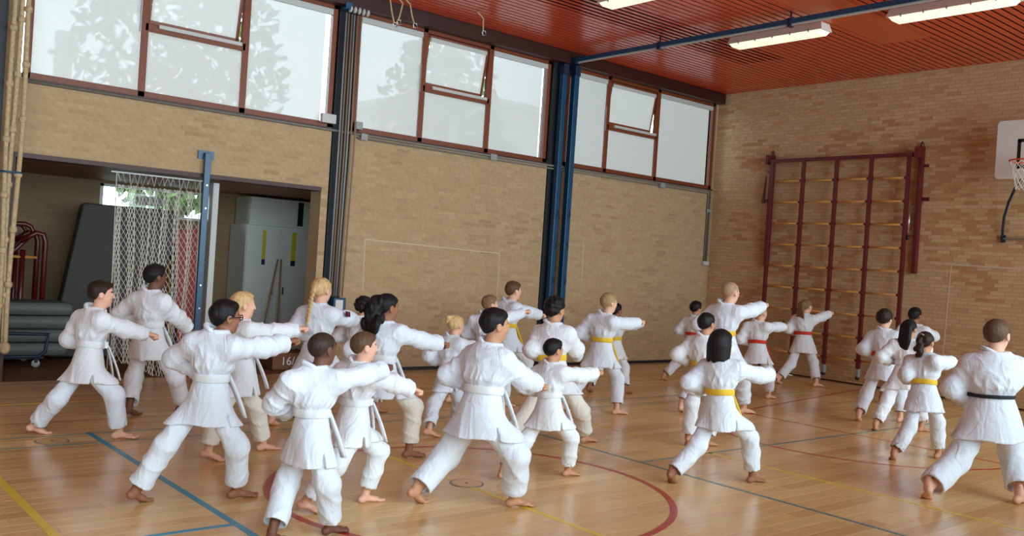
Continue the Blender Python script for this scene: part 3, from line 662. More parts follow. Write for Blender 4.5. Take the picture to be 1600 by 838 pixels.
# ---------------------------------------------------------------- basketball board
bb = tag(empty('basketball_board', (6.32, -0.5, 0)), 'white basketball backboard with orange rim and net high on the far wall', 'basketball hoop')
mb = MB(); n = 8; pts = []; R_ = 0.06
for (cx, cz, a0) in ((0.6 - R_, 4.42 - R_, 0), (-0.6 + R_, 4.42 - R_, 90), (-0.6 + R_, 3.53 + R_, 180), (0.6 - R_, 3.53 + R_, 270)):
    for k in range(n + 1): a = math.radians(a0 + 90 * k / n); pts.append((cx + R_ * math.cos(a), cz + R_ * math.sin(a)))
N = len(pts); mb.add([(p[0], -0.015, p[1]) for p in pts] + [(p[0], 0.015, p[1]) for p in pts], [tuple(range(N)), tuple(range(2 * N - 1, N - 1, -1))] + [(k, k + N, (k + 1) % N + N, (k + 1) % N) for k in range(N)])
bd = mb.build('board', WHITEP, bb)
for (a, b, c_, d) in ((-0.295, -0.245, 3.68, 4.13), (0.245, 0.295, 3.68, 4.13), (-0.295, 0.295, 4.08, 4.13), (-0.295, 0.295, 3.68, 3.73)): MB().box(a, b, -0.0175, -0.0155, c_, d).build('black_target_line', BLACK, bd)
RZ = 3.74; rc = (0, -0.16 - 0.225, RZ)
MB().tube([(rc[0] + 0.235 * math.cos(a), rc[1] + 0.235 * math.sin(a), RZ) for a in [2 * math.pi * k / 32 for k in range(32)]], 0.011, 8, closed=True).build('rim', ORANGE, bb, True)
MB().box(-0.08, 0.08, -0.16, -0.015, RZ - 0.04, RZ + 0.012).build('rim_bracket', ORANGE, bb)
mb = MB()
def rp(i, j):
    v = j / 6; r = 0.225 * (1 - 0.42 * v ** 0.8); a = 2 * math.pi * (i + 0.5 * (j % 2)) / 12; return (rc[0] + r * math.cos(a), rc[1] + r * math.sin(a), RZ - 0.42 * v)
for j in range(6):
    for i in range(12):
        for k in ((i, i - 1) if j % 2 == 0 else (i, i + 1)): mb.tube([rp(i, j), rp(k, j + 1)], 0.005, 4, caps=False)
mb.build('hoop_net', NETW, bb)
for s in (-1, 1):
    MB().tube([(s * 0.22, 0.03, 3.56), (s * 0.34, 0.12, 3.40), (s * 0.47, 0.24, 3.20), (s * 0.56, 0.34, 2.98), (s * 0.60, 0.41, 2.80), (s * 0.61, 0.45, 2.64)], 0.020, 8).build('curved_strut', BLUED, bb, True)
    MB().box(s * 0.58, s * 0.64, 0.46, 0.498, 2.58, 2.70).build('wall_plate', BLUED, bb)
    MB().tube([(s * 0.3, 0.48, 4.25), (s * 0.3, 0.015, 4.25)], 0.022, 8).build('top_arm', BLUED, bb, True)
MB().box(-0.60, 0.60, 0.44, 0.46, 2.63, 2.655).build('cross_bar', CONDUIT, bb)

# ---------------------------------------------------------------- fluorescent lamps
def lamp(x0, y, lab):
    e = tag(empty('ceiling_lamp', (x0, y, 5.30)), lab, 'lamp', 'fluorescent ceiling lamps')
    L = 1.62
    mb = MB(); pr = [(-0.11, 0.158), (-0.14, 0.05), (0.14, 0.05), (0.11, 0.158)]
    mb.add([(0.0 if p[1] < 0.1 else 0.03, p[0], p[1]) for p in pr] + [(L if p[1] < 0.1 else L - 0.03, p[0], p[1]) for p in pr], [(0, 1, 2, 3), (7, 6, 5, 4)] + [(k, k + 4, (k + 1) % 4 + 4, (k + 1) % 4) for k in range(4)]).build('housing', LAMPW, e)
    mb = MB(); pr = [(-0.125, 0.049), (-0.10, 0.0), (0.10, 0.0), (0.125, 0.049)]
    mb.add([(0.03 if p[1] > 0.02 else 0.07, p[0], p[1]) for p in pr] + [(L - 0.03 if p[1] > 0.02 else L - 0.07, p[0], p[1]) for p in pr], [(0, 1, 2, 3), (7, 6, 5, 4)] + [(k, k + 4, (k + 1) % 4 + 4, (k + 1) % 4) for k in range(4)]).build('diffuser', LAMP, e)
    for k in range(5):
        for s in (-1, 1): MB().box(0.2 + k * 0.3, 0.215 + k * 0.3, s * 0.128, s * 0.142, 0.03, 0.075).build('clip', GREY, e)
    for q in range(9):
        MB().box(0.12 + q * 0.17, 0.126 + q * 0.17, -0.098, 0.098, -0.004, -0.001).build('prism_rib', GREYL, e)
LN = {(2.93, -3.55): 'ceiling lamp nearest the far corner, in front of the blue rail', (5.50, -3.55): 'ceiling lamp at the upper right corner of the picture', (2.86, -6.35): 'ceiling lamp cut by the top edge near the middle'}
LN[(8.07, -3.55)] = 'ceiling lamp past the right end of the row nearest the far wall'
LN[(5.50, -6.35)] = 'ceiling lamp in the middle of the row on the near side of the blue rail'
LN[(8.07, -6.35)] = 'rightmost ceiling lamp of the row on the near side of the blue rail'
for (lx, ly), lab in LN.items(): lamp(lx, ly, lab)
# ---------------------------------------------------------------- people: implicit surfaces meshed with surface nets
f32 = np.float32
def smin(a, b, k):
    if k <= 0: return np.minimum(a, b)
    h = np.clip(0.5 + 0.5 * (b - a) / k, 0, 1); return b * (1 - h) + a * h - k * h * (1 - h)
def smax(a, b, k): return -smin(-a, -b, k)
class Field:
    def __init__(s, lo, hi, h):
        s.h = h; s.lo = np.array(lo, float); s.n = np.maximum(4, np.ceil((np.array(hi) - s.lo) / h).astype(int) + 1)
        s.ax = [(s.lo[i] + h * np.arange(s.n[i])).astype(f32) for i in range(3)]
        s.F = np.full(tuple(s.n), 1.0, f32)
    def _sub(s, lo, hi):
        a = [int(max(0, math.floor((lo[i] - s.lo[i]) / s.h))) for i in range(3)]; b = [int(min(s.n[i], math.ceil((hi[i] - s.lo[i]) / s.h) + 1)) for i in range(3)]
        return a, b
    def op(s, fn, lo, hi, k=0.0, mode='u'):
        a, b = s._sub(lo, hi)
        if any(b[i] <= a[i] for i in range(3)): return
        sl = tuple(slice(a[i], b[i]) for i in range(3))
        X = s.ax[0][a[0]:b[0]][:, None, None]; Y = s.ax[1][a[1]:b[1]][None, :, None]; Z = s.ax[2][a[2]:b[2]][None, None, :]
        d = np.broadcast_to(fn(X, Y, Z), s.F[sl].shape)
        if mode == 'u': s.F[sl] = smin(s.F[sl], d, k)
        elif mode == 's': s.F[sl] = smax(s.F[sl], -d, k)
        elif mode == 'i': s.F[sl] = np.maximum(s.F[sl], d)
        elif mode == 'd': s.F[sl] = s.F[sl] + d
    def cone(s, a, b, ra, rb, k=0.0, mode='u', clip0=None, clip1=None, disp=None):
        """tapered limb; clip0/clip1 cut it square at an end"""
        a = np.array(a, float); b = np.array(b, float); m = max(ra, rb) + k + 3 * s.h; ba = b - a; L2 = float(ba @ ba); L = math.sqrt(L2)
        def fn(X, Y, Z):
            px_, py_, pz_ = X - f32(a[0]), Y - f32(a[1]), Z - f32(a[2])
            u = (px_ * f32(ba[0]) + py_ * f32(ba[1]) + pz_ * f32(ba[2])) / f32(L2); t = np.clip(u, 0, 1)
            qx, qy, qz = px_ - t * f32(ba[0]), py_ - t * f32(ba[1]), pz_ - t * f32(ba[2])
            d = np.sqrt(qx * qx + qy * qy + qz * qz) - (f32(ra) + f32(rb - ra) * t)
            if disp is not None: d = d - disp(u, X, Y, Z)
            if clip1 is not None: d = np.maximum(d, (u - f32(clip1)) * f32(L))
            if clip0 is not None: d = np.maximum(d, (f32(clip0) - u) * f32(L))
            return d
        s.op(fn, np.minimum(a, b) - m, np.maximum(a, b) + m, k, mode)
    def ell(s, c, r, R=None, k=0.0, mode='u'):
        """ellipsoid with half axes r along the rows of R"""
        c = np.array(c, float); R = np.eye(3) if R is None else np.array(R, float); m = max(r) + k + 3 * s.h
        def fn(X, Y, Z):
            x, y, z = X - f32(c[0]), Y - f32(c[1]), Z - f32(c[2])
            q = [(x * f32(R[i][0]) + y * f32(R[i][1]) + z * f32(R[i][2])) for i in range(3)]
            k0 = np.sqrt(sum((q[i] / f32(r[i])) ** 2 for i in range(3))) + f32(1e-6); k1 = np.sqrt(sum((q[i] / f32(r[i] ** 2)) ** 2 for i in range(3))) + f32(1e-6)
            return k0 * (k0 - 1) / k1
        s.op(fn, c - m, c + m, k, mode)
    def nets(s):
        F = s.F; ins = F < 0
        cnt = np.zeros(tuple(s.n - 1), np.int8); cor = [(i, j, k) for i in (0, 1) for j in (0, 1) for k in (0, 1)]
        for (i, j, k) in cor: cnt += ins[i:s.n[0] - 1 + i, j:s.n[1] - 1 + j, k:s.n[2] - 1 + k]
        act = (cnt > 0) & (cnt < 8); idx = np.argwhere(act); nv = len(idx)
        vid = np.full(act.shape, -1, np.int32); vid[act] = np.arange(nv)
        val = {c: F[idx[:, 0] + c[0], idx[:, 1] + c[1], idx[:, 2] + c[2]] for c in cor}
        acc = np.zeros((nv, 3)); num = np.zeros(nv)
        for c in cor:
            for ax in range(3):
                if c[ax] == 0:
                    d = list(c); d[ax] = 1; d = tuple(d); a, b = val[c], val[d]; m = (a < 0) != (b < 0)
                    t = np.where(m, a / np.where(m, a - b, 1), 0); p = np.tile(np.array(c, float), (nv, 1)); p[:, ax] += t
                    acc += p * m[:, None]; num += m
        V = (idx + acc / num[:, None]) * s.h + s.lo
        Q = []
        for ax in range(3):
            o1, o2 = [(1, 2), (2, 0), (0, 1)][ax]
            A = [slice(1, -1)] * 3; B = [slice(1, -1)] * 3; A[ax] = slice(0, -1); B[ax] = slice(1, None)
            e0, e1 = ins[tuple(A)], ins[tuple(B)]; E = np.argwhere(e0 != e1)
            if not len(E): continue
            flip = e0[tuple(E.T)]; base = E + 1; base[:, ax] -= 1
            def vv(d1, d2):
                q = base.copy(); q[:, o1] -= d1; q[:, o2] -= d2; return vid[q[:, 0], q[:, 1], q[:, 2]]
            quad = np.stack([vv(1, 1), vv(0, 1), vv(0, 0), vv(1, 0)], 1); quad[~flip] = quad[~flip][:, ::-1]; Q.append(quad)
        return V, np.concatenate(Q)
def relax(V, Q, it=1, lam=0.5):
    for _ in range(it):
        acc = np.zeros_like(V); num = np.zeros(len(V))
        for a, b in ((0, 1), (1, 2), (2, 3), (3, 0)):
            np.add.at(acc, Q[:, a], V[Q[:, b]]); np.add.at(acc, Q[:, b], V[Q[:, a]]); np.add.at(num, Q[:, a], 1); np.add.at(num, Q[:, b], 1)
        V = V + lam * (acc / np.maximum(num, 1)[:, None] - V)
    return V
def quads_obj(name, V, Q, mats, parent=None, mi=None):
    me = bpy.data.meshes.new(name); me.vertices.add(len(V)); me.vertices.foreach_set('co', V.astype(f32).ravel())
    me.loops.add(len(Q) * 4); me.loops.foreach_set('vertex_index', Q.astype(np.int32).ravel())
    me.polygons.add(len(Q)); me.polygons.foreach_set('loop_start', np.arange(0, len(Q) * 4, 4, dtype=np.int32))
    me.polygons.foreach_set('use_smooth', np.ones(len(Q), bool))
    for m in (mats if isinstance(mats, list) else [mats]): me.materials.append(m)
    if mi is not None: me.polygons.foreach_set('material_index', mi.astype(np.int32))
    me.update(calc_edges=True); me.validate()
    o = bpy.data.objects.new(name, me); COL.objects.link(o)
    if parent is not None: o.parent = parent
    return o
def unit(v): v = np.array(v, float); return v / (np.linalg.norm(v) + 1e-12)

SKIN = {k: mat('skin', srgb(*c), 0.55, noise=0.05, nscale=6, spec=0.35) for k, c in dict(light=(226, 172, 146), tan=(196, 140, 108), brown=(150, 100, 74), dark=(112, 72, 54)).items()}
LIPS = {k: mat('lips', srgb(*c), 0.5) for k, c in dict(light=(196, 120, 108), tan=(160, 96, 80), brown=(112, 66, 56), dark=(84, 48, 42)).items()}
EYEW = mat('eye_white', srgb(226, 222, 214), 0.3); EYED = mat('eye_dark', srgb(36, 24, 18), 0.25)
HAIRC = {k: mat('hair', srgb(*c), 0.55, noise=0.35, nscale=60, stretch=(1, 1, 0.25), bump=0.5, bscale=90, bstretch=(1, 1, 0.2), spec=0.25) for k, c in
         dict(black=(22, 19, 19), darkbrown=(44, 30, 24), brown=(92, 66, 46), lightbrown=(128, 98, 68), blond=(206, 170, 118), darkblond=(160, 130, 90), buzzdark=(58, 42, 34), buzzblond=(172, 140, 108)).items()}
GI = {k: mat('white_cotton', srgb(*c), 0.9, noise=0.03, nscale=5, bump=0.75, bscale=10, bstretch=(1, 1, 0.5), bdist=0.022, spec=0.2, sheen=0.15) for k, c in dict(cool=(226, 231, 240), warm=(230, 231, 235), cream=(230, 224, 212)).items()}
BELT = {k: mat('belt_cotton', srgb(*c), 0.85, noise=0.06, nscale=20) for k, c in dict(white=(228, 229, 232), yellow=(232, 190, 52), red=(206, 58, 42), black=(34, 34, 40)).items()}
SCRUNCH = mat('scrunchie', srgb(232, 200, 192), 0.9); PATCHR = mat('patch_red', srgb(120, 30, 36), 0.8)

JN = ['PL', 'NK', 'HT', 'HC', 'RS', 'LS', 'RE', 'LE', 'RW', 'LW', 'RH', 'LH', 'RK', 'LK', 'RA', 'LA']
POSES = {
1:(1.472,-0.192,0,"3463,-12892,668 3454,-12866,1134 3473,-12836,1376 3470,-12816,1253 3617,-12850,1080 3308,-12934,1074 3590,-12636,973 3233,-13000,850 3595,-12430,915 3260,-12794,813 3540,-12925,654 3384,-12905,639 3664,-12718,399 3389,-13099,341 3562,-12629,74 3172,-13213,88"),
2:(1.598,0.153,0,"2471,-12045,742 2474,-12054,1252 2432,-12031,1510 2458,-12013,1380 2630,-11977,1184 2333,-12154,1187 2547,-11807,998 2181,-12253,1001 2454,-11641,864 2228,-12045,907 2540,-11990,710 2394,-12084,717 2656,-11816,383 2302,-12113,345 2476,-11672,80 2566,-12228,97"),
3:(1.461,0.032,0,"5814,-12779,711 5841,-12765,1177 5744,-12678,1371 5793,-12687,1257 5984,-12700,1111 5724,-12878,1119 5922,-12470,1075 5548,-12925,963 5896,-12260,1097 5595,-12746,859 5895,-12777,692 5747,-12826,683 5922,-12603,391 5744,-13028,392 5796,-12535,73 5660,-13172,87"),
4:(1.437,-0.121,1,"4569,-12014,691 4545,-12039,1137 4544,-12029,1376 4551,-12009,1257 4705,-12011,1101 4395,-11988,1084 4710,-11776,1059 4319,-12135,914 4706,-11567,1074 4363,-11947,835 4644,-11985,676 4493,-12024,666 4667,-12220,426 4538,-11831,384 4636,-12266,87 4462,-11712,71"),
5:(1.631,0.345,0,"3403,-10668,697 3377,-10684,1214 3369,-10642,1481 3368,-10641,1347 3534,-10596,1153 3216,-10752,1140 3429,-10360,1077 3272,-10901,926 3269,-10188,1049 3159,-10704,860 3448,-10589,671 3343,-10732,669 3450,-10328,376 3358,-10907,319 3489,-10065,83 3519,-11185,95"),
6:(1.319,0.012,0,"3026,-9981,646 3007,-9969,1062 3022,-9930,1281 3027,-9927,1168 3154,-9957,1019 2876,-10024,1004 3128,-9751,953 2805,-10130,829 3050,-9577,930 2830,-9947,778 3092,-9951,628 2961,-10006,619 3125,-9753,383 2929,-10153,340 3134,-9744,66 2913,-10333,79"),
7:(1.504,-0.031,0,"5063,-10944,706 5048,-10947,1178 5035,-10932,1422 5042,-10909,1299 5193,-10865,1132 4891,-10993,1118 5197,-10635,1038 4803,-11103,914 5188,-10420,997 4841,-10895,857 5144,-10928,688 4983,-10953,679 5180,-10671,437 4943,-11127,365 5188,-10694,75 4914,-11360,90"),
8:(1.325,0.218,0,"6829,-12551,634 6815,-12549,1052 6837,-12533,1260 6820,-12500,1154 6921,-12440,1012 6793,-12700,996 6888,-12225,1011 6671,-12729,824 6810,-12050,1025 6599,-12579,736 6900,-12576,641 6758,-12569,622 6928,-12466,346 6690,-12617,314 6819,-12375,65 6837,-12768,82"),
9:(1.299,-0.190,1,"6345,-11971,601 6339,-11951,1011 6349,-11941,1222 6364,-11928,1113 6484,-11959,962 6205,-11999,963 6485,-11759,885 6105,-12069,787 6486,-11581,821 6163,-11898,731 6416,-11966,580 6276,-11952,583 6448,-12143,327 6319,-11731,366 6319,-12278,79 6283,-11795,65"),
10:(1.307,0.120,1,"4266,-9631,566 4248,-9600,975 4256,-9588,1189 4269,-9574,1080 4394,-9597,933 4116,-9658,926 4342,-9397,871 4111,-9789,758 4248,-9234,848 4067,-9623,677 4334,-9655,549 4197,-9617,544 4329,-9838,292 4181,-9406,313 4495,-9996,77 4013,-9310,66"),
11:(1.414,-0.180,0,"3107,-8242,681 3086,-8243,1122 3102,-8205,1353 3108,-8203,1234 3244,-8218,1081 2961,-8333,1064 3255,-7986,1113 2833,-8340,872 3285,-7788,1160 2910,-8158,821 3184,-8231,662 3031,-8246,656 3260,-8016,410 2970,-8399,359 3270,-8013,71 2915,-8593,85"),
12:(1.593,-0.101,0,"2507,-7408,764 2493,-7395,1263 2507,-7345,1519 2524,-7344,1386 2670,-7407,1212 2329,-7458,1205 2646,-7159,1126 2222,-7556,987 2631,-6931,1085 2276,-7340,924 2593,-7395,741 2422,-7421,738 2651,-7141,461 2367,-7596,403 2671,-7136,80 2323,-7820,96"),
13:(1.526,-0.205,0,"6689,-11131,684 6696,-11095,1173 6695,-11077,1428 6709,-11066,1299 6861,-11073,1103 6532,-11109,1103 6833,-10883,943 6414,-11237,921 6791,-10679,870 6477,-11042,837 6766,-11169,668 6605,-11141,649 6953,-10998,406 6457,-11242,322 6844,-10898,75 6487,-11514,95"),
14:(1.241,-0.007,0,"6303,-10107,569 6276,-10084,958 6270,-10093,1162 6292,-10084,1061 6413,-10071,921 6145,-10097,900 6427,-9871,873 6099,-10237,758 6412,-9691,881 6119,-10070,694 6371,-10118,555 6238,-10114,541 6386,-9909,344 6210,-10271,288 6314,-9854,62 6199,-10478,74"),
15:(1.568,0.162,0,"5242,-9092,701 5204,-9099,1194 5194,-9088,1450 5189,-9064,1322 5360,-9022,1145 5036,-9121,1125 5298,-8855,956 5104,-9274,931 5160,-8703,857 5007,-9080,862 5310,-9035,673 5166,-9126,674 5447,-8870,353 5152,-9289,336 5306,-8656,79 5176,-9575,94"),
16:(1.531,-0.149,0,"4015,-7158,741 4015,-7136,1222 4019,-7098,1471 4037,-7096,1344 4185,-7150,1166 3856,-7196,1169 4175,-6901,1120 3741,-7280,965 4169,-6679,1129 3799,-7078,894 4096,-7140,716 3934,-7174,718 4095,-6918,422 3873,-7334,392 4177,-6992,76 3821,-7540,92"),
17:(1.355,-0.042,0,"2753,-5610,643 2754,-5618,1065 2750,-5566,1283 2740,-5573,1170 2892,-5555,1020 2603,-5606,1022 2870,-5335,984 2528,-5741,859 2871,-5140,1005 2554,-5563,780 2811,-5564,621 2684,-5638,626 2791,-5381,351 2632,-5763,331 2911,-5475,68 2672,-5967,81"),
18:(1.421,-0.192,0,"2274,-3226,647 2268,-3193,1092 2268,-3182,1331 2277,-3182,1212 2422,-3231,1047 2114,-3226,1039 2432,-3006,978 2046,-3329,842 2387,-2807,953 2083,-3138,776 2352,-3225,627 2198,-3233,622 2437,-2976,410 2118,-3374,321 2442,-3001,71 2040,-3607,86"),
19:(1.406,0.074,0,"5883,-7585,704 5888,-7596,1146 5835,-7513,1355 5880,-7561,1258 6027,-7526,1095 5732,-7597,1096 5977,-7313,1020 5667,-7746,929 5872,-7138,1005 5672,-7560,845 5959,-7575,681 5809,-7555,686 5970,-7409,385 5900,-7747,427 5963,-7532,69 5887,-7752,88"),
20:(1.408,-0.035,0,"7051,-8831,633 7017,-8813,1077 7012,-8815,1314 7008,-8799,1198 7165,-8762,1029 6867,-8827,1006 7203,-8548,947 6832,-8984,844 7212,-8344,931 6843,-8790,776 7129,-8827,614 6977,-8825,600 7195,-8575,398 6972,-8995,309 7190,-8494,71 6908,-9239,84"),
21:(1.778,-0.086,0,"4620,-5559,865 4611,-5565,1424 4598,-5453,1691 4643,-5506,1559 4802,-5523,1364 4417,-5552,1352 4794,-5230,1365 4314,-5722,1136 4768,-4977,1412 4362,-5486,1043 4717,-5545,839 4531,-5596,832 4782,-5319,484 4462,-5793,457 4721,-5176,89 4392,-6032,106"),
22:(1.439,-0.079,0,"3898,-3761,693 3865,-3738,1142 3900,-3727,1375 3880,-3705,1258 4029,-3745,1107 3725,-3808,1085 4032,-3509,1083 3682,-3899,871 4031,-3300,1078 3695,-3697,820 3977,-3769,680 3821,-3766,667 4017,-3580,394 3776,-3934,368 3954,-3483,72 3741,-4132,87"),
23:(1.558,-0.118,0,"3102,-1290,735 3077,-1298,1221 3100,-1246,1475 3091,-1251,1345 3245,-1245,1177 2909,-1276,1158 3246,-989,1199 2881,-1428,953 3248,-768,1243 2878,-1212,889 3173,-1242,714 3024,-1320,709 3164,-1042,395 2976,-1419,352 3315,-1156,77 2922,-1684,95"),
24:(1.547,-0.016,0,"5793,-3677,723 5762,-3665,1212 5733,-3658,1467 5748,-3639,1341 5933,-3649,1164 5598,-3679,1141 5923,-3399,1113 5567,-3829,938 5833,-3201,1057 5591,-3621,854 5860,-3622,705 5720,-3715,693 5903,-3380,424 5663,-3825,341 5963,-3473,77 5719,-4095,93"),
25:(1.565,-0.117,0,"5104,-1523,740 5116,-1474,1228 5073,-1457,1480 5105,-1491,1358 5288,-1502,1174 4953,-1544,1182 5294,-1263,1074 4832,-1657,983 5197,-1058,1077 4879,-1451,898 5187,-1507,716 5019,-1538,718 5260,-1249,453 4961,-1709,388 5269,-1259,78 4884,-1931,94"),
26:(1.456,0.008,0,"6350,-4210,691 6350,-4175,1143 6335,-4139,1380 6353,-4179,1267 6514,-4181,1095 6210,-4263,1101 6465,-3955,1029 6112,-4369,909 6378,-3764,1004 6134,-4171,837 6426,-4189,668 6273,-4230,671 6463,-3942,422 6242,-4394,363 6472,-3947,73 6224,-4608,87"),
27:(1.385,0.019,0,"7370,-5841,670 7340,-5791,1099 7343,-5833,1322 7328,-5788,1216 7482,-5861,1073 7191,-5819,1041 7468,-5636,1027 7226,-5975,878 7460,-5435,1029 7163,-5799,807 7446,-5827,661 7301,-5865,644 7437,-5640,386 7324,-6004,342 7425,-5548,69 7276,-6208,83"),
28:(1.723,-0.004,0,"8528,-7034,720 8522,-7046,1269 8484,-6933,1526 8518,-7013,1411 8672,-6933,1209 8343,-7104,1194 8689,-6681,1080 8254,-7204,940 8548,-6475,1092 8287,-6986,820 8581,-6952,698 8454,-7089,688 8573,-6667,393 8345,-7237,316 8730,-6881,87 8284,-7586,103"),
}

def head_basis(yaw, pitch=0.0):
    c, s = math.cos(yaw), math.sin(yaw); fwd = np.array([-s * math.cos(pitch), c * math.cos(pitch), math.sin(pitch)]); rt = np.array([c, s, 0.0]); return np.array([rt, fwd, np.cross(rt, fwd)])
def add_head(Fd, C, B, S):
    g = lambda p: C + S * (p[0] * B[0] + p[1] * B[1] + p[2] * B[2])
    E = lambda c, r, k=0.0, mode='u': Fd.ell(g(c), [q * S for q in r], B, k * S, mode)
    N = lambda a, b, ra, rb, k=0.0, mode='u': Fd.cone(g(a), g(b), ra * S, rb * S, k * S, mode)
    N((0, -0.12, -0.85), (0, -0.06, -0.22), 0.215, 0.19, 0.05)
    E((0, -0.06, 0.12), (0.36, 0.45, 0.385), 0.06)
    E((0, 0.12, -0.17), (0.28, 0.265, 0.315), 0.12)
    E((0, 0.25, -0.385), (0.12, 0.10, 0.09), 0.08)
    E((0, 0.33, 0.075), (0.20, 0.06, 0.05), 0.06)
    for s in (-1, 1):
        E((s * 0.17, 0.27, -0.10), (0.09, 0.09, 0.08), 0.06)
        E((s * 0.145, 0.44, 0.015), (0.075, 0.07, 0.055), 0.05, 's')
        E((s * 0.145, 0.335, 0.015), (0.07, 0.07, 0.065), 0.0)
    N((0, 0.385, 0.05), (0, 0.455, -0.10), 0.028, 0.05, 0.04)
    for s in (-1, 1): E((s * 0.05, 0.415, -0.115), (0.035, 0.045, 0.03), 0.02)
    E((0, 0.385, -0.225), (0.085, 0.035, 0.02), 0.02); E((0, 0.375, -0.265), (0.075, 0.035, 0.022), 0.015)
    for s in (-1, 1):
        E((s * 0.365, -0.05, -0.03), (0.045, 0.095, 0.145), 0.03); E((s * 0.42, -0.03, -0.02), (0.03, 0.045, 0.08), 0.015, 's')
def face_slots(V, Q, C, B, S, hasbrow=True):
    P = (V[Q].mean(1) - C) @ B.T / S; mi = np.zeros(len(Q), int)
    ax = np.abs(P[:, 0]); front = P[:, 1] > 0.33
    de = np.sqrt((ax - 0.145) ** 2 + ((P[:, 2] - 0.015) * 1.3) ** 2)
    mi[front & (de < 0.060)] = 2; mi[front & (de < 0.046)] = 3
    mi[(P[:, 1] > 0.30) & (ax > 0.07) & (ax < 0.24) & (np.abs(P[:, 2] - 0.115) < 0.02)] = 4
    mi[(P[:, 1] > 0.37) & (ax < 0.085) & (np.abs(P[:, 2] + 0.245) < 0.036)] = 1
    return mi
def fist(Fd, W, d, S, side, palm):
    """closed hand: d along the forearm, palm = direction the palm faces, S = hand scale (m)"""
    d = unit(d); p = unit(np.array(palm) - d * (np.array(palm) @ d)); a = np.cross(d, p) * side      # a: toward the thumb
    g = lambda x, y, z: W + S * (x * d + y * a + z * p)
    Fd.ell(g(0.42, 0, -0.02), (0.44 * S, 0.36 * S, 0.20 * S), np.array([d, a, p]), 0.08 * S)
    for i, y in enumerate((0.27, 0.09, -0.09, -0.26)):
        L = (0.30, 0.33, 0.31, 0.26)[i]; r = (0.112, 0.115, 0.110, 0.098)[i] * S
        k1 = g(0.72, y, -0.10); k2 = g(0.78 + 0.06 * (i in (1, 2)), y, -0.08 + L * 0.9); k3 = g(0.50, y * 0.95, -0.02 + L); 
        Fd.cone(k1, k2, r * 1.08, r, 0.02 * S); Fd.cone(k2, k3, r, r * 0.92, 0.02 * S)
    t0, t1, t2 = g(0.22, 0.30, 0.08), g(0.52, 0.40, 0.22), g(0.66, 0.12, 0.38)
    Fd.cone(t0, t1, 0.15 * S, 0.12 * S, 0.05 * S); Fd.cone(t1, t2, 0.118 * S, 0.10 * S, 0.02 * S)
def foot(Fd, A, fwd, S, side, pitch):
    """bare foot: A ankle joint, S foot length; heel lifts by pitch about the ball"""
    fwd = unit([fwd[0], fwd[1], 0]); up = np.array([0, 0, 1.0]); f = fwd * math.cos(pitch) - up * math.sin(pitch); u = up * math.cos(pitch) + fwd * math.sin(pitch); r = np.cross(f, up) ; r = unit(np.cross(f, u)); inn = -r * side
    az = 0.30
    g = lambda x, y, z: A + S * (x * f + y * inn + (z - az) * u)
    Bs = np.array([f, inn, u])
    ball = g(0.48, 0, 0.0); 
    Fd.ell(g(-0.12, 0, 0.13), (0.17 * S, 0.125 * S, 0.14 * S), Bs, 0.05 * S)
    Fd.cone(g(-0.06, 0, 0.17), g(0.40, 0.03, 0.10), 0.125 * S, 0.105 * S, 0.06 * S)
    Fd.ell(g(0.40, 0.0, 0.085), (0.20 * S, 0.18 * S, 0.085 * S), Bs, 0.06 * S)
    tf = unit(np.array([f[0], f[1], 0])) if pitch > 0.1 else f
    Bf = g(0.52, 0, 0.05)
    for i, (y, L, rr) in enumerate(((0.125, 0.20, 0.062), (0.045, 0.19, 0.048), (-0.03, 0.16, 0.045), (-0.095, 0.13, 0.042), (-0.15, 0.09, 0.042))):
        a = Bf + S * y * inn; Fd.cone(a, a + tf * L * S, rr * S * 1.05, rr * S, 0.02 * S)
    Fd.cone(g(-0.02, 0, 0.22), g(0, 0, 0.55), 0.115 * S, 0.105 * S, 0.06 * S)
def hair_line(y):
    return np.interp(y, [-0.6, -0.36, -0.20, -0.12, -0.02, 0.06, 0.10, 0.16, 0.28, 0.40, 0.6], [-0.33, -0.30, -0.16, 0.02, 0.08, 0.0, 0.02, 0.17, 0.25, 0.33, 0.4]).astype(f32)
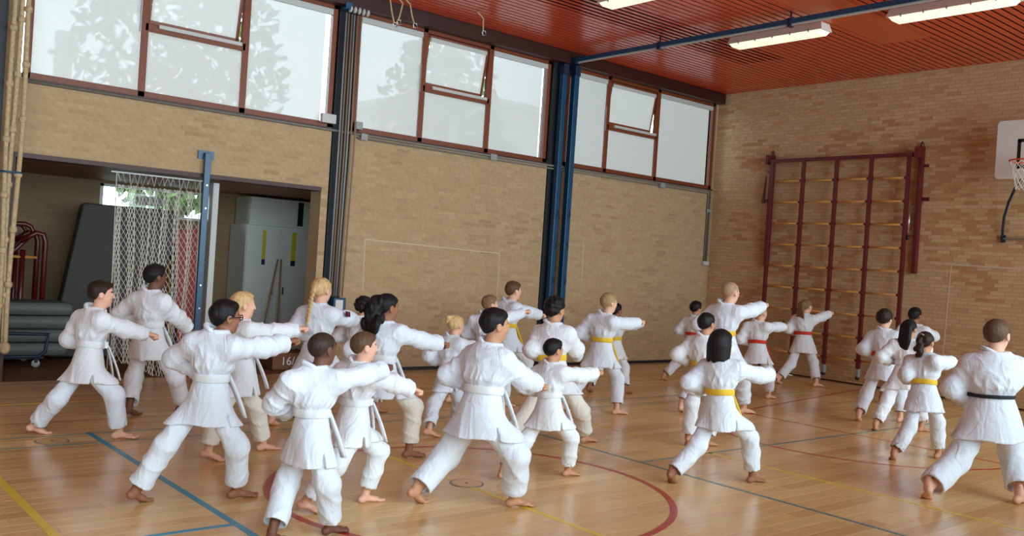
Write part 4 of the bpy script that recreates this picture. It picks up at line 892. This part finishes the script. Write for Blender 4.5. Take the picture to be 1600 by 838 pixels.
def make_hair(kind, C, B, S, m, parent, vox, seed):
    rr = random.Random(seed); g = lambda p: C + S * (p[0] * B[0] + p[1] * B[1] + p[2] * B[2])
    lo = np.array([-0.7, -1.15, -1.75]) if kind in ('braid', 'pony', 'curlypony', 'bigpony', 'long') else np.array([-0.62, -0.75, -0.95])
    cs = np.array([g((x, y, z)) for x in (lo[0], -lo[0]) for y in (lo[1], 0.7) for z in (lo[2], 0.75)])
    Fd = Field(cs.min(0), cs.max(0), vox)
    th, top = dict(buzz=(0.014, 0.02), crop=(0.026, 0.045), short=(0.035, 0.07), thick=(0.062, 0.095), curly=(0.05, 0.09)).get(kind, (0.035, 0.05))
    Fd.ell(g((0, -0.065, 0.12)), [(0.36 + th) * S, (0.45 + th) * S, (0.385 + top) * S], B)
    if kind in ('short', 'thick', 'curly', 'crop'):
        Fd.ell(g((0, 0.10, 0.36)), [0.26 * S, 0.27 * S, (0.10 + top * 0.8) * S], B, 0.06 * S)
    ph = [rr.uniform(0, 6.28) for _ in range(6)]
    amp = dict(buzz=0.0, crop=0.006, short=0.012, thick=0.016, curly=0.03).get(kind, 0.008)
    def local(X, Y, Z):
        x, y, z = X - f32(C[0]), Y - f32(C[1]), Z - f32(C[2])
        return [(x * f32(B[i][0]) + y * f32(B[i][1]) + z * f32(B[i][2])) / f32(S) for i in range(3)]
    big = (cs.min(0), cs.max(0))
    if amp:
        fq = 22 if kind == 'curly' else 15
        def nf(X, Y, Z):
            x, y, z = local(X, Y, Z); return f32(amp * S) * (np.sin(fq * x + 4 * y + ph[0]) * np.sin(fq * 0.8 * y + 3 * z + ph[1]) + 0.6 * np.sin(fq * 1.1 * z + 6 * x + ph[2]))
        Fd.op(nf, *big, mode='d')
    low = {'bob': 0.0, 'long': 0.0}.get(kind, 0.0)
    def cut(X, Y, Z):
        x, y, z = local(X, Y, Z)
        hl = hair_line(np.broadcast_to(y, np.broadcast_shapes(x.shape, y.shape, z.shape)))
        if kind == 'thick': hl = hl - f32(0.05) * (np.abs(x) > 0.2)
        if kind == 'buzz': hl = hl + f32(0.02)
        return (hl - z) * f32(0.75 * S)
    Fd.op(cut, *big, mode='i')
    if kind == 'topknot':
        Fd.cone(g((0, -0.30, 0.46)), g((0, -0.62, 0.40)), 0.09 * S, 0.12 * S, 0.05 * S); Fd.cone(g((0, -0.62, 0.40)), g((0, -0.66, 0.10)), 0.11 * S, 0.03 * S, 0.05 * S)
    if kind == 'bob':
        Fd.ell(g((0, -0.16, 0.0)), [0.46 * S, 0.46 * S, 0.52 * S], B, 0.06 * S)
        for k in range(15):
            a = math.radians(200 + k * 10 - 70 + 0); a = math.radians(175 + k * 13.3); x, y = 0.40 * math.cos(a), -0.10 + 0.40 * math.sin(a)
            zb = -0.62 - 0.12 * rr.random() + (0.0 if 3 < k < 12 else -0.02)
            Fd.cone(g((x * 0.95, y, -0.1)), g((x * 1.06, y - 0.03, zb)), 0.14 * S, 0.085 * S, 0.05 * S)
        Fd.ell(g((0, 0.36, -0.15)), [0.24 * S, 0.30 * S, 0.42 * S], B, 0.05 * S, 's')
    if kind == 'long':
        for x in (-0.2, -0.07, 0.07, 0.2):
            Fd.cone(g((x, -0.40, 0.15)), g((x * 1.1, -0.50, -0.6)), 0.15 * S, 0.14 * S, 0.06 * S); Fd.cone(g((x * 1.1, -0.50, -0.6)), g((x * 0.7, -0.50, -1.35 - 0.1 * rr.random())), 0.14 * S, 0.05 * S, 0.05 * S)
    if kind == 'pony':
        for q in range(7):
            x = (q - 3) * 0.055; Fd.cone(g((x * 0.4, -0.46, 0.30)), g((x * 1.0, -0.66, 0.16)), 0.085 * S, 0.09 * S, 0.04 * S); Fd.cone(g((x, -0.66, 0.16)), g((x * 1.9 + 0.02, -0.60, -0.92 - 0.12 * rr.random())), 0.10 * S, 0.03 * S, 0.03 * S)
    if kind in ('curlypony', 'bigpony'):
        n, w, L = (34, 0.14, 0.95) if kind == 'curlypony' else (90, 0.27, 1.35)
        for q in range(n):
            t = q / n; wd = w * (0.55 + 0.9 * math.sin(min(1, t * 1.15 + 0.1) * 2.6))
            Fd.ell(g((rr.gauss(0, wd * 0.55), -0.52 - 0.10 * math.sin(t * 3) + rr.gauss(0, wd * 0.4), 0.28 - L * t)), [0.11 * S * rr.uniform(0.8, 1.2), 0.11 * S, (0.22 if kind == 'bigpony' else 0.13) * S], B, (0.10 if kind == 'bigpony' else 0.06) * S)
    if kind == 'braid':
        Fd.cone(g((0, -0.42, 0.12)), g((0, -0.52, -0.02)), 0.14 * S, 0.10 * S, 0.08 * S)
        for q in range(15):
            Fd.ell(g((0.045 * (-1) ** q, -0.55 - 0.016 * q, -0.02 - 0.083 * q)), [(0.095 - 0.003 * q) * S, 0.075 * S, 0.085 * S], B, 0.012 * S)
        Fd.cone(g((0, -0.79, -1.25)), g((0.02, -0.80, -1.45)), 0.06 * S, 0.03 * S, 0.02 * S)
    V, Q = Fd.nets(); V = relax(V, Q, 1, 0.4)
    h = quads_obj('hair', V, Q, m, parent)
    if kind == 'curlypony':
        MB().tube([g((0.13 * math.cos(a), -0.50 + 0.03 * math.sin(a), 0.27 + 0.13 * math.sin(a))) for a in [2 * math.pi * k / 14 for k in range(14)]], 0.035 * S, 6, closed=True).build('scrunchie', SCRUNCH, h, True)
    return h

def make_person(n, skin, hkind, hcol, belt, tint, label, opts=None):
    opts = opts or {}
    H, yaw, lf, txt = POSES[n]
    Jw = np.array([[float(q) / 1000 for q in t.split(',')] for t in txt.split()]); W = dict(zip(JN, Jw))
    root = np.array([W['PL'][0], W['PL'][1], 0.0]); Rz = np.array([[math.cos(yaw), math.sin(yaw), 0], [-math.sin(yaw), math.cos(yaw), 0], [0, 0, 1]])
    P = {k: Rz @ (v - root) for k, v in W.items()}
    for k in ('RS', 'LS'): P[k][2] -= 0.028 * H
    dist = float(np.linalg.norm(root + [0, 0, 1] - CAM)); vb = min(0.0105, max(0.0052, dist * 0.00078)); vc = min(0.0135, max(0.0085, dist * 0.00125))
    rr = random.Random(100 + n)
    front = {'R': not lf, 'L': bool(lf)}
    # ---- body: head, trunk, limbs, hands, feet as one surface
    S = 0.152 * H; B = head_basis(opts.get('head', 0.0), opts.get('nod', 0.0)); C = P['HC'] + np.array([0, 0, -0.004])
    pts = np.array(list(P.values())); lo = pts.min(0) - 0.16; hi = pts.max(0) + 0.16; lo[2] = -0.03; hi[2] = P['HT'][2] + 0.05
    for k in ('RW', 'LW'):
        lo = np.minimum(lo, P[k] - 0.14); hi = np.maximum(hi, P[k] + 0.14)
    for k in ('RA', 'LA'):
        lo[:2] = np.minimum(lo[:2], P[k][:2] - 0.24); hi[:2] = np.maximum(hi[:2], P[k][:2] + 0.24)
    Fd = Field(lo, hi, vb)
    up = unit(P['NK'] - P['PL'])
    Fd.cone(P['PL'], P['NK'] - up * 0.05 * H, 0.055 * H, 0.05 * H, 0.0)
    Fd.cone(P['NK'] - up * 0.08 * H, P['HC'] - B[2] * 0.06 * H, 0.04 * H, 0.034 * H, 0.03 * H)
    hand_len = {}
    for s, sd in (('R', 1), ('L', -1)):
        Fd.cone(P['NK'] - up * 0.06 * H, P[s + 'S'], 0.032 * H, 0.03 * H, 0.02 * H)
        Fd.cone(P[s + 'S'], P[s + 'E'], 0.028 * H, 0.024 * H, 0.02 * H); d = unit(P[s + 'W'] - P[s + 'E'])
        Wp = P[s + 'W'] - d * 0.004 * H
        Fd.cone(P[s + 'E'], Wp, 0.024 * H, 0.0175 * H, 0.015 * H)
        punch = (s == 'R')
        palm = np.array([0, 0, -1.0]) if punch else np.array([0.3 * -sd, 0.2, 0.9])
        if abs(d @ unit(palm)) > 0.9: palm = np.array([-sd, 0.0, 0.0])
        fist(Fd, Wp, d, 0.066 * H, sd, palm)
        Fd.cone(P['PL'], P[s + 'H'], 0.045 * H, 0.030 * H, 0.02 * H); Fd.cone(P[s + 'H'], P[s + 'K'], 0.030 * H, 0.032 * H, 0.02 * H); Fd.cone(P[s + 'K'], P[s + 'A'], 0.033 * H, 0.021 * H, 0.02 * H)
        turn = math.radians(8 if front[s] else 28) * -sd
        pit = 0.0 if front[s] else opts.get('heel', 0.22)
        fd = np.array([-math.sin(turn), math.cos(turn), 0])
        SL = 0.148 * H
        A = P[s + 'A'].copy(); A[2] = 0.30 * SL * math.cos(pit) + (0.48 * SL * math.sin(pit) if pit else 0) + 0.002
        Fd.cone(P[s + 'A'], A, 0.021 * H, 0.021 * H, 0.01); foot(Fd, A, fd, SL, sd, pit)
    add_head(Fd, C, B, S)
    Fd.op(lambda X, Y, Z: f32(0.001) - Z, lo, (hi[0], hi[1], 0.05), mode='i')
    V, Q = Fd.nets()
    mi = face_slots(V, Q, C, B, S)
    body = quads_obj('person', V, Q, [SKIN[skin], LIPS[skin], EYEW, EYED, HAIRC[hcol]], None, mi)
    body.location = root; body.rotation_euler = (0, 0, yaw)
    tag(body, label, 'person', 'karate class in white suits')
    make_hair(hkind, C, B, S, HAIRC[hcol], body, min(0.011, vb * 1.15), n)
    # ---- jacket
    gi = GI[tint]
    L = np.linalg.norm(P['NK'] - P['PL']); lh = unit(P['RH'] - P['LH']); ls = unit(P['RS'] - P['LS'])
    lh = unit(lh - up * (lh @ up)); ls = unit(ls - up * (ls @ up)); dh = np.cross(up, lh); tw = math.atan2(float(ls @ dh), float(ls @ lh))
    sT = [-0.60, -0.42, 0.0, 0.26, 0.32, 0.38, 0.47, 0.64, 0.79, 0.90, 0.97]
    fat = opts.get('fat', 1.0)
    aT = [0.127, 0.122, 0.108, 0.082, 0.076, 0.082, 0.098, 0.110, 0.106, 0.088, 0.056]; bT = [0.114, 0.105, 0.086, 0.068, 0.063, 0.070, 0.083, 0.085, 0.076, 0.062, 0.048]
    aT = [v * H * fat for v in aT]; bT = [v * H * fat for v in bT]
    zh = P['PL'][2] - opts.get('hem', 0.118) * H
    p6 = [rr.uniform(0, 6.28) for _ in range(14)]
    PL_ = P['PL']
    def torso(X, Y, Z):
        x, y, z = X - f32(PL_[0]), Y - f32(PL_[1]), Z - f32(PL_[2])
        s = (x * f32(up[0]) + y * f32(up[1]) + z * f32(up[2])) / f32(L)
        u = x * f32(lh[0]) + y * f32(lh[1]) + z * f32(lh[2]); v = x * f32(dh[0]) + y * f32(dh[1]) + z * f32(dh[2])
        an = f32(tw) * np.clip(s, 0, 1); c, q = np.cos(an), np.sin(an); u, v = u * c + v * q, -u * q + v * c
        a = np.interp(s, sT, aT).astype(f32); b = np.interp(s, sT, bT).astype(f32)
        th = np.arctan2(v, u)
        d = (np.sqrt((u / a) ** 2 + (v / b) ** 2) - 1) * np.minimum(a, b)
        up_ = np.exp(-((s - 0.49) / 0.14) ** 2); dn = np.clip((0.28 - s) * 1.2, 0, 1); md = np.exp(-((s - 0.74) / 0.14) ** 2)
        rg = lambda q: (1 - np.abs(np.sin(q))) ** 2.5
        fold = up_ * 0.011 * rg(4.0 * th + p6[0] + 2.2 * s + 0.5 * np.sin(9 * s + p6[1])) + up_ * 0.009 * rg(6.5 * th + p6[2] - 4 * s)
        fold = fold + dn * (0.010 * np.sin(3 * th + p6[3]) * dn + 0.012 * rg(2.5 * th + p6[4] + 1.2 * s))
        fold = fold + 0.011 * md * rg(9 * s + 1.6 * u / a + p6[5] + 0.7 * np.sin(4 * th))
        return np.maximum(d - fold.astype(f32), (s - f32(1.0)) * f32(L))
    ext = 0.17 * H
    jl = np.min([P[k] for k in ('PL', 'RS', 'LS', 'RE', 'LE', 'RW', 'LW', 'NK')], 0) - ext; jh = np.max([P[k] for k in ('PL', 'RS', 'LS', 'RE', 'LE', 'RW', 'LW', 'NK')], 0) + ext * 0.9
    for k in ('R', 'L'):
        mid = P[k + 'H'] + (P[k + 'K'] - P[k + 'H']) * 0.6; jl = np.minimum(jl, mid - 0.13 * H); jh = np.maximum(jh, mid + 0.13 * H)
    jl[2] = zh - 0.04; jh[2] = P['NK'][2] + 0.08 * H
    Fj = Field(jl, jh, vc)
    tl = np.minimum(P['PL'], P['NK']) - 0.17 * H; tl[2] = jl[2]; thh = np.maximum(P['PL'], P['NK']) + 0.17 * H
    Fj.op(torso, tl, thh)
    def wr(seed, amp, per):
        e1 = unit([math.sin(p6[seed] * 3), math.cos(p6[seed] * 2), math.sin(p6[seed + 1] * 5)]); e2 = unit([math.cos(p6[seed + 1]), math.sin(p6[seed + 1] * 3), math.cos(p6[seed] * 4)])
        def f(u, X, Y, Z):
            w1 = X * f32(e1[0] * 14) + Y * f32(e1[1] * 14) + Z * f32(e1[2] * 14); w2 = X * f32(e2[0] * 19) + Y * f32(e2[1] * 19) + Z * f32(e2[2] * 19)
            r1 = (1 - np.abs(np.sin(f32(per * 1.9) * u + w1 + f32(p6[seed])))) ** 3; r2 = (1 - np.abs(np.sin(f32(-per * 2.3) * u + w2 + f32(p6[seed + 1])))) ** 2.5
            return f32(amp) * (r1 + 0.8 * r2 * (0.5 + 0.5 * np.sin(w1 * 0.6 + f32(1.3)))) - f32(amp * 0.5)
        return f
    for s, sd in (('R', 1), ('L', -1)):
        kn, hp = P[s + 'K'], P[s + 'H']; q = hp + (kn - hp) * 0.72
        Fj.cone(hp + (kn - hp) * 0.22 - np.array([0, 0, 0.02 * H]), q, 0.062 * H * fat, 0.070 * H * fat, 0.04 * H)      # skirt pushed out by the thighs
    zc = np.array([0, 0, 1.0])
    Fj.op(lambda X, Y, Z: f32(zh) - Z + f32(0.008) * np.sin(14 * X + f32(p6[5])) * np.sin(11 * Y + f32(p6[6])), jl, jh, mode='i')
    # hollow hem and side slits
    Fj.op(lambda X, Y, Z: np.maximum(torso(X, Y, Z) + f32(0.02), Z - f32(zh + 0.02)), tl, (thh[0], thh[1], zh + 0.08), mode='s')
    for sd in (-1, 1):
        e = PL_ + lh * sd * 0.112 * H * fat + np.array([0, 0.01, 0]); w0 = 0.015
        def slit(X, Y, Z, e=e):
            v = (X - f32(e[0])) * f32(dh[0]) + (Y - f32(e[1])) * f32(dh[1]); u = ((X - f32(e[0])) * f32(lh[0]) + (Y - f32(e[1])) * f32(lh[1])) * f32(sd); tz = np.clip((f32(zh + 0.075 * H) - Z) / f32(0.075 * H), -1, 1)
            return np.maximum(np.maximum(np.abs(v) - f32(w0) * tz, -u - f32(0.035)), -tz * f32(0.05))
        Fj.op(slit, e - np.array([0.05, 0.05, 0.16]) * H, e + 0.05 * H, mode='s')
    Fs = Field(jl, jh, vc)
    for s, sd in (('R', 1), ('L', -1)):
        sh, el, wt = P[s + 'S'], P[s + 'E'], P[s + 'W']
        dz = np.array([0, 0, -0.010 * H]); sh = sh + dz * 0.4 - ls * sd * 0.006 * H; el = el + dz; wt = wt + dz * 0.4
        Fs.cone(sh, el, 0.050 * H, 0.052 * H, 0.04 * H, disp=wr(7 if sd > 0 else 11, 0.012, 2.6))
        Fs.cone(P['NK'] - up * 0.045 * H, sh, 0.034 * H, 0.044 * H, 0.04 * H)
        Fs.cone(el, wt, 0.053 * H, 0.046 * H, 0.02 * H, disp=wr(9, 0.012, 2.2), clip1=0.90)
        d = unit(wt - el); Lf = np.linalg.norm(wt - el)
        Fs.cone(wt - d * 0.04 * H, wt + d * 0.03 * H, 0.033 * H, 0.036 * H, 0.0, 's', clip0=0.0)
    Fj.F = smin(Fj.F, Fs.F, 0.04 * H)
    # neck opening
    Fj.cone(P['NK'] - up * 0.005 * H, P['NK'] + unit(P['HC'] - P['NK']) * 0.12 * H, 0.038 * H, 0.044 * H, 0.0, 's')
    V, Q = Fj.nets(); V = relax(V, Q, 1, 0.3)
    jk = quads_obj('jacket', V, Q, gi, body)
    # stitched collar band round the neck and down the front
    ax2 = unit(P['HC'] - P['NK']); f0 = np.cross(up, ls)
    ring = []
    for k in range(25):
        a = math.radians(-60 - 240 * k / 24 + 0); a = math.radians(-52 + (-256) * k / 24)
        c0 = P['NK'] + up * 0.004 * H + f0 * 0.008 * H
        t = abs(k - 12) / 12.0
        ring.append(c0 + ls * math.cos(a) * 0.056 * H + f0 * (-math.sin(a)) * -1 * -0.052 * H + up * (0.012 * H - 0.05 * H * t ** 2.2))
    frontc = lambda s, off, side: PL_ + up * s * L + f0 * (np.interp(s, sT, bT) + 0.004) + ls * side
    left = [frontc(s, 0, sdx) for s, sdx in ((0.86, -0.030 * H), (0.66, -0.012 * H), (0.46, 0.012 * H), (0.30, 0.03 * H))]
    right = [frontc(s, 0, sdx) for s, sdx in ((0.86, 0.030 * H), (0.66, 0.012 * H), (0.46, -0.012 * H), (0.30, -0.03 * H))]
    # order the ring so that its first end lies on the person's right
    if (ring[0] - P['NK']) @ ls < 0: ring = ring[::-1]
    path = right[::-1] + ring + left
    MB().tube(path, [0.0125 * H] * len(path), 6).build('collar', gi, jk, True)
    if opts.get('patch'):
        sh, el = P['RS'], P['RE']; m_ = sh + (el - sh) * 0.45; o_ = unit(np.array([0.75, -0.55, 0.25])); ax_ = unit(el - sh); o_ = unit(o_ - ax_ * (o_ @ ax_)); b_ = np.cross(ax_, o_)
        MB().obox(m_ + o_ * 0.066 * H, ax_ * 0.022 * H, b_ * 0.016 * H, o_ * 0.004).build('sleeve_patch', BLACK, jk); MB().obox(m_ + o_ * 0.069 * H, ax_ * 0.008 * H, b_ * 0.016 * H, o_ * 0.003).build('patch_stripe', PATCHR, jk)
    # ---- trousers
    pl = np.min([P[k] for k in ('PL', 'RK', 'LK', 'RA', 'LA', 'RH', 'LH')], 0) - 0.13 * H; ph_ = np.max([P[k] for k in ('PL', 'RK', 'LK', 'RA', 'LA', 'RH', 'LH')], 0) + 0.13 * H
    pl[2] = 0.005; ph_[2] = P['PL'][2] + 0.08 * H
    Fp = Field(pl, ph_, vc); lg = opts.get('leg', 1.0)
    Fp.ell(P['PL'] - np.array([0, 0, 0.02 * H]), (0.080 * H * fat, 0.064 * H * fat, 0.07 * H), None, 0.0)
    for i, s in enumerate(('R', 'L')):
        hp, kn, an = P[s + 'H'], P[s + 'K'], P[s + 'A']
        Fp.cone(hp - np.array([0, 0, 0.012 * H]), kn, 0.046 * H * fat, 0.056 * H * lg, 0.03 * H, disp=wr(3 + i, 0.010, 1.6))
        d = unit(an - kn); Ls = np.linalg.norm(an - kn); c1 = 1 - opts.get('cuff', 0.036) * H / Ls
        Fp.cone(kn, an, 0.055 * H * lg, 0.053 * H * lg, 0.02 * H, disp=wr(5 + i, 0.010, 2.2), clip1=c1)
        ce = kn + d * Ls * c1
        Fp.cone(ce - d * 0.03 * H, ce + d * 0.05 * H, 0.041 * H * lg, 0.044 * H * lg, 0.0, 's', clip0=0.0)
    V, Q = Fp.nets(); V = relax(V, Q, 1, 0.45)
    pt = quads_obj('trousers', V, Q, GI[opts.get('ptint', tint)], body)
    # ---- belt: band, knot and two hanging ends
    bs = 0.32; nseg = 60; bw = opts.get('bw', 0.018) * H; mb = MB(); vs = []; fs = []
    rad = {}
    def ringpt(a, off, zz, s):
        c, q = math.cos(tw * s), math.sin(tw * s); uu = lh * c + dh * q; vv = dh * c - lh * q
        dr = uu * math.cos(a) * np.interp(s, sT, aT) + vv * math.sin(a) * np.interp(s, sT, bT); d1 = unit(dr); o_ = PL_ + up * s * L
        kk = round(math.degrees(a)) % 360
        if kk not in rad:
            r0 = np.linalg.norm(dr); best = 0.0
            for hz in (-bw, 0.0, bw):
                r = r0 * 0.9
                while r < r0 * 1.28:
                    c3 = np.round((o_ + up * hz + d1 * r - Fj.lo) / Fj.h).astype(int)
                    if np.any(c3 < 0) or np.any(c3 >= Fj.n) or Fj.F[tuple(c3)] > 0: break
                    r += 0.003
                best = max(best, r)
            rad[kk] = best
        return o_ + up * zz + d1 * (rad[kk] + off)
    tilt = rr.uniform(-0.006, 0.006)
    for k in range(nseg): ringpt(2 * math.pi * k / nseg, 0, 0, bs)
    ks = sorted(rad); rv = np.array([rad[k] for k in ks])
    for _ in range(4): rv = 0.5 * rv + 0.25 * (np.roll(rv, 1) + np.roll(rv, -1))
    for k, v_ in zip(ks, rv): rad[k] = float(v_) + 0.001
    for k in range(nseg):
        a = 2 * math.pi * k / nseg; zz = tilt * math.sin(a) + 0.003 * math.sin(2 * a + p6[8])
        vs += [ringpt(a, -0.006, zz - bw, bs), ringpt(a, 0.006, zz - bw, bs), ringpt(a, 0.006, zz + bw, bs), ringpt(a, -0.006, zz + bw, bs)]
    for k in range(nseg):
        j = (k + 1) % nseg
        for q in range(4): fs.append((k * 4 + q, j * 4 + q, j * 4 + (q + 1) % 4, k * 4 + (q + 1) % 4))
    bt = mb.add(vs, fs).build('belt', BELT[belt], body, True, bevel=0.003)
    fa = math.pi / 2; kp = ringpt(fa, 0.02, 0, bs); fdir = unit(ringpt(fa, 0.1, 0, bs) - ringpt(fa, 0.0, 0, bs)); sdir = np.cross(fdir, up)
    kb = MB().obox(kp, sdir * 0.022 * H, up * bw * 1.1, fdir * 0.014); kb.build('knot', BELT[belt], bt, bevel=0.006)
    for sd in (-1, 1):
        mb = MB(); pts = []; lenb = (0.19 + 0.03 * rr.random()) * H
        for q in range(7):
            t = q / 6; out = 0.012 + 0.03 * math.sin(t * 1.6) * H
            pts.append(kp + fdir * (out + 0.035 * H * t) + sdir * sd * (0.012 + 0.055 * t) * H - np.array([0, 0, 1]) * lenb * t)
        vs = []; fs = []
        for p in pts:
            for (a, b) in ((-1, -1), (1, -1), (1, 1), (-1, 1)): vs.append(p + sdir * a * bw * 0.95 + fdir * b * 0.004)
        for q in range(6):
            for e in range(4): fs.append((q * 4 + e, q * 4 + (e + 1) % 4, q * 4 + 4 + (e + 1) % 4, q * 4 + 4 + e))
        fs += [(3, 2, 1, 0), (24, 25, 26, 27)]
        mb.add(vs, fs).build('belt_end', BELT[belt], bt, True)
    if opts.get('glasses'):
        g = lambda x, y, z: C + S * (x * B[0] + y * B[1] + z * B[2])
        gl = MB()
        for s in (-1, 1):
            gl.tube([g(s * 0.15 + 0.105 * math.cos(a), 0.45 - 0.02 * abs(math.cos(a)), 0.015 + 0.08 * math.sin(a)) for a in [2 * math.pi * k / 16 for k in range(16)]], 0.016 * S, 5, closed=True)
            gl.tube([g(s * 0.25, 0.43, 0.03), g(s * 0.385, 0.30, 0.035), g(s * 0.41, 0.0, 0.03), g(s * 0.395, -0.08, -0.02)], 0.016 * S, 5)
        gl.tube([g(-0.05, 0.47, 0.03), g(0.05, 0.47, 0.03)], 0.014 * S, 5); gl.build('glasses', BLACK, body, True)
    return body

PEOPLE = [
 (1, 'light', 'short', 'darkbrown', 'white', 'warm', 'person in white suit punching in front of the grey mats, leftmost of all', dict(ptint='cool', heel=0.3)),
 (2, 'dark', 'short', 'black', 'white', 'warm', 'person in white suit with lowered fist standing before the hanging net', {}),
 (3, 'brown', 'short', 'black', 'white', 'cool', 'person in dark glasses and white suit punching, beside the long blue line', dict(glasses=1, heel=0.35)),
 (4, 'light', 'crop', 'blond', 'white', 'warm', 'person in white suit punching right behind the one in glasses', dict(ptint='cream')),
 (5, 'light', 'braid', 'blond', 'white', 'cool', 'person in white suit with dark patch on the sleeve, left of the blue box', dict(patch=1)),
 (6, 'tan', 'curly', 'black', 'white', 'warm', 'person in white suit mostly hidden between the patched sleeve and an outstretched arm', {}),
 (7, 'brown', 'bigpony', 'black', 'white', 'cool', 'person in white suit punching with knee bent, behind the two nearest ones at left', dict(ptint='cream')),
 (8, 'dark', 'buzz', 'buzzdark', 'white', 'cool', 'nearest person, white suit, wide white belt, feet at the bottom edge', dict(hem=0.13, heel=0.2, leg=1.08)),
 (9, 'light', 'crop', 'brown', 'white', 'warm', 'person in creased white suit half hidden behind the nearest person', dict(ptint='warm')),
 (10, 'light', 'topknot', 'blond', 'white', 'cool', 'person in white suit with fist at hip, left of the yellow centre line stance', {}),
 (11, 'light', 'short', 'lightbrown', 'white', 'cool', 'person in white suit, head and shoulder showing behind the person on the yellow centre line', {}),
 (12, 'light', 'short', 'brown', 'yellow', 'cool', 'person with yellow belt punching toward the blue posts, in front of brick wall', dict(ptint='warm')),
 (13, 'tan', 'short', 'black', 'white', 'cool', 'large near person in long stance, front foot on the yellow centre line', dict(heel=0.5, fat=1.2, leg=1.18)),
 (14, 'tan', 'crop', 'black', 'white', 'warm', 'small person in white suit and belt punching inside the red centre circle', {}),
 (15, 'tan', 'curly', 'black', 'yellow', 'warm', 'person with yellow belt and both arms lowered in front of the blue posts', dict(ptint='cream')),
 (16, 'light', 'short', 'darkblond', 'yellow', 'cool', 'person with yellow belt punching right of the blue posts, elbow drawn back', {}),
 (17, 'brown', 'short', 'black', 'yellow', 'warm', 'person with yellow belt almost hidden behind another punching one, near the brick wall', {}),
 (18, 'tan', 'thick', 'black', 'red', 'warm', 'person with red belt, rear leg stretched back, left of the tallest person', {}),
 (19, 'tan', 'short', 'black', 'yellow', 'warm', 'person with yellow belt half covered, standing between red belt and the near yellow belt', dict(heel=0.5)),
 (20, 'brown', 'bob', 'black', 'yellow', 'cool', 'near person with broad yellow belt seen from behind, by the thin blue line', dict(heel=0.5)),
 (21, 'light', 'buzz', 'buzzblond', 'yellow', 'cool', 'tallest person with yellow belt, fist reaching the first upright of the climbing frame', {}),
 (22, 'light', 'buzz', 'buzzblond', 'red', 'warm', 'small person with red belt punching below the arm of the tallest person', {}),
 (23, 'light', 'pony', 'lightbrown', 'red', 'warm', 'person with red belt in a wide stance directly before the climbing frame rungs', {}),
 (24, 'light', 'thick', 'darkbrown', 'red', 'cool', 'person with red belt seen from behind, below the right upright of the climbing frame', {}),
 (25, 'brown', 'short', 'black', 'white', 'warm', 'farthest person at right in white suit, mostly hidden in front of the far brick wall', {}),
 (26, 'tan', 'long', 'black', 'white', 'warm', 'person in white suit squeezed between the red belt and the yellow belt at right', {}),
 (27, 'tan', 'curlypony', 'darkbrown', 'yellow', 'cool', 'person with yellow belt and pale hair tie, arm stretched toward the black belt', {}),
 (28, 'light', 'crop', 'brown', 'black', 'cool', 'adult sized person with thin black belt at the right edge of the picture', dict(heel=0.45, fat=1.22, leg=1.2, bw=0.009)),
]
for args in PEOPLE: make_person(*args)
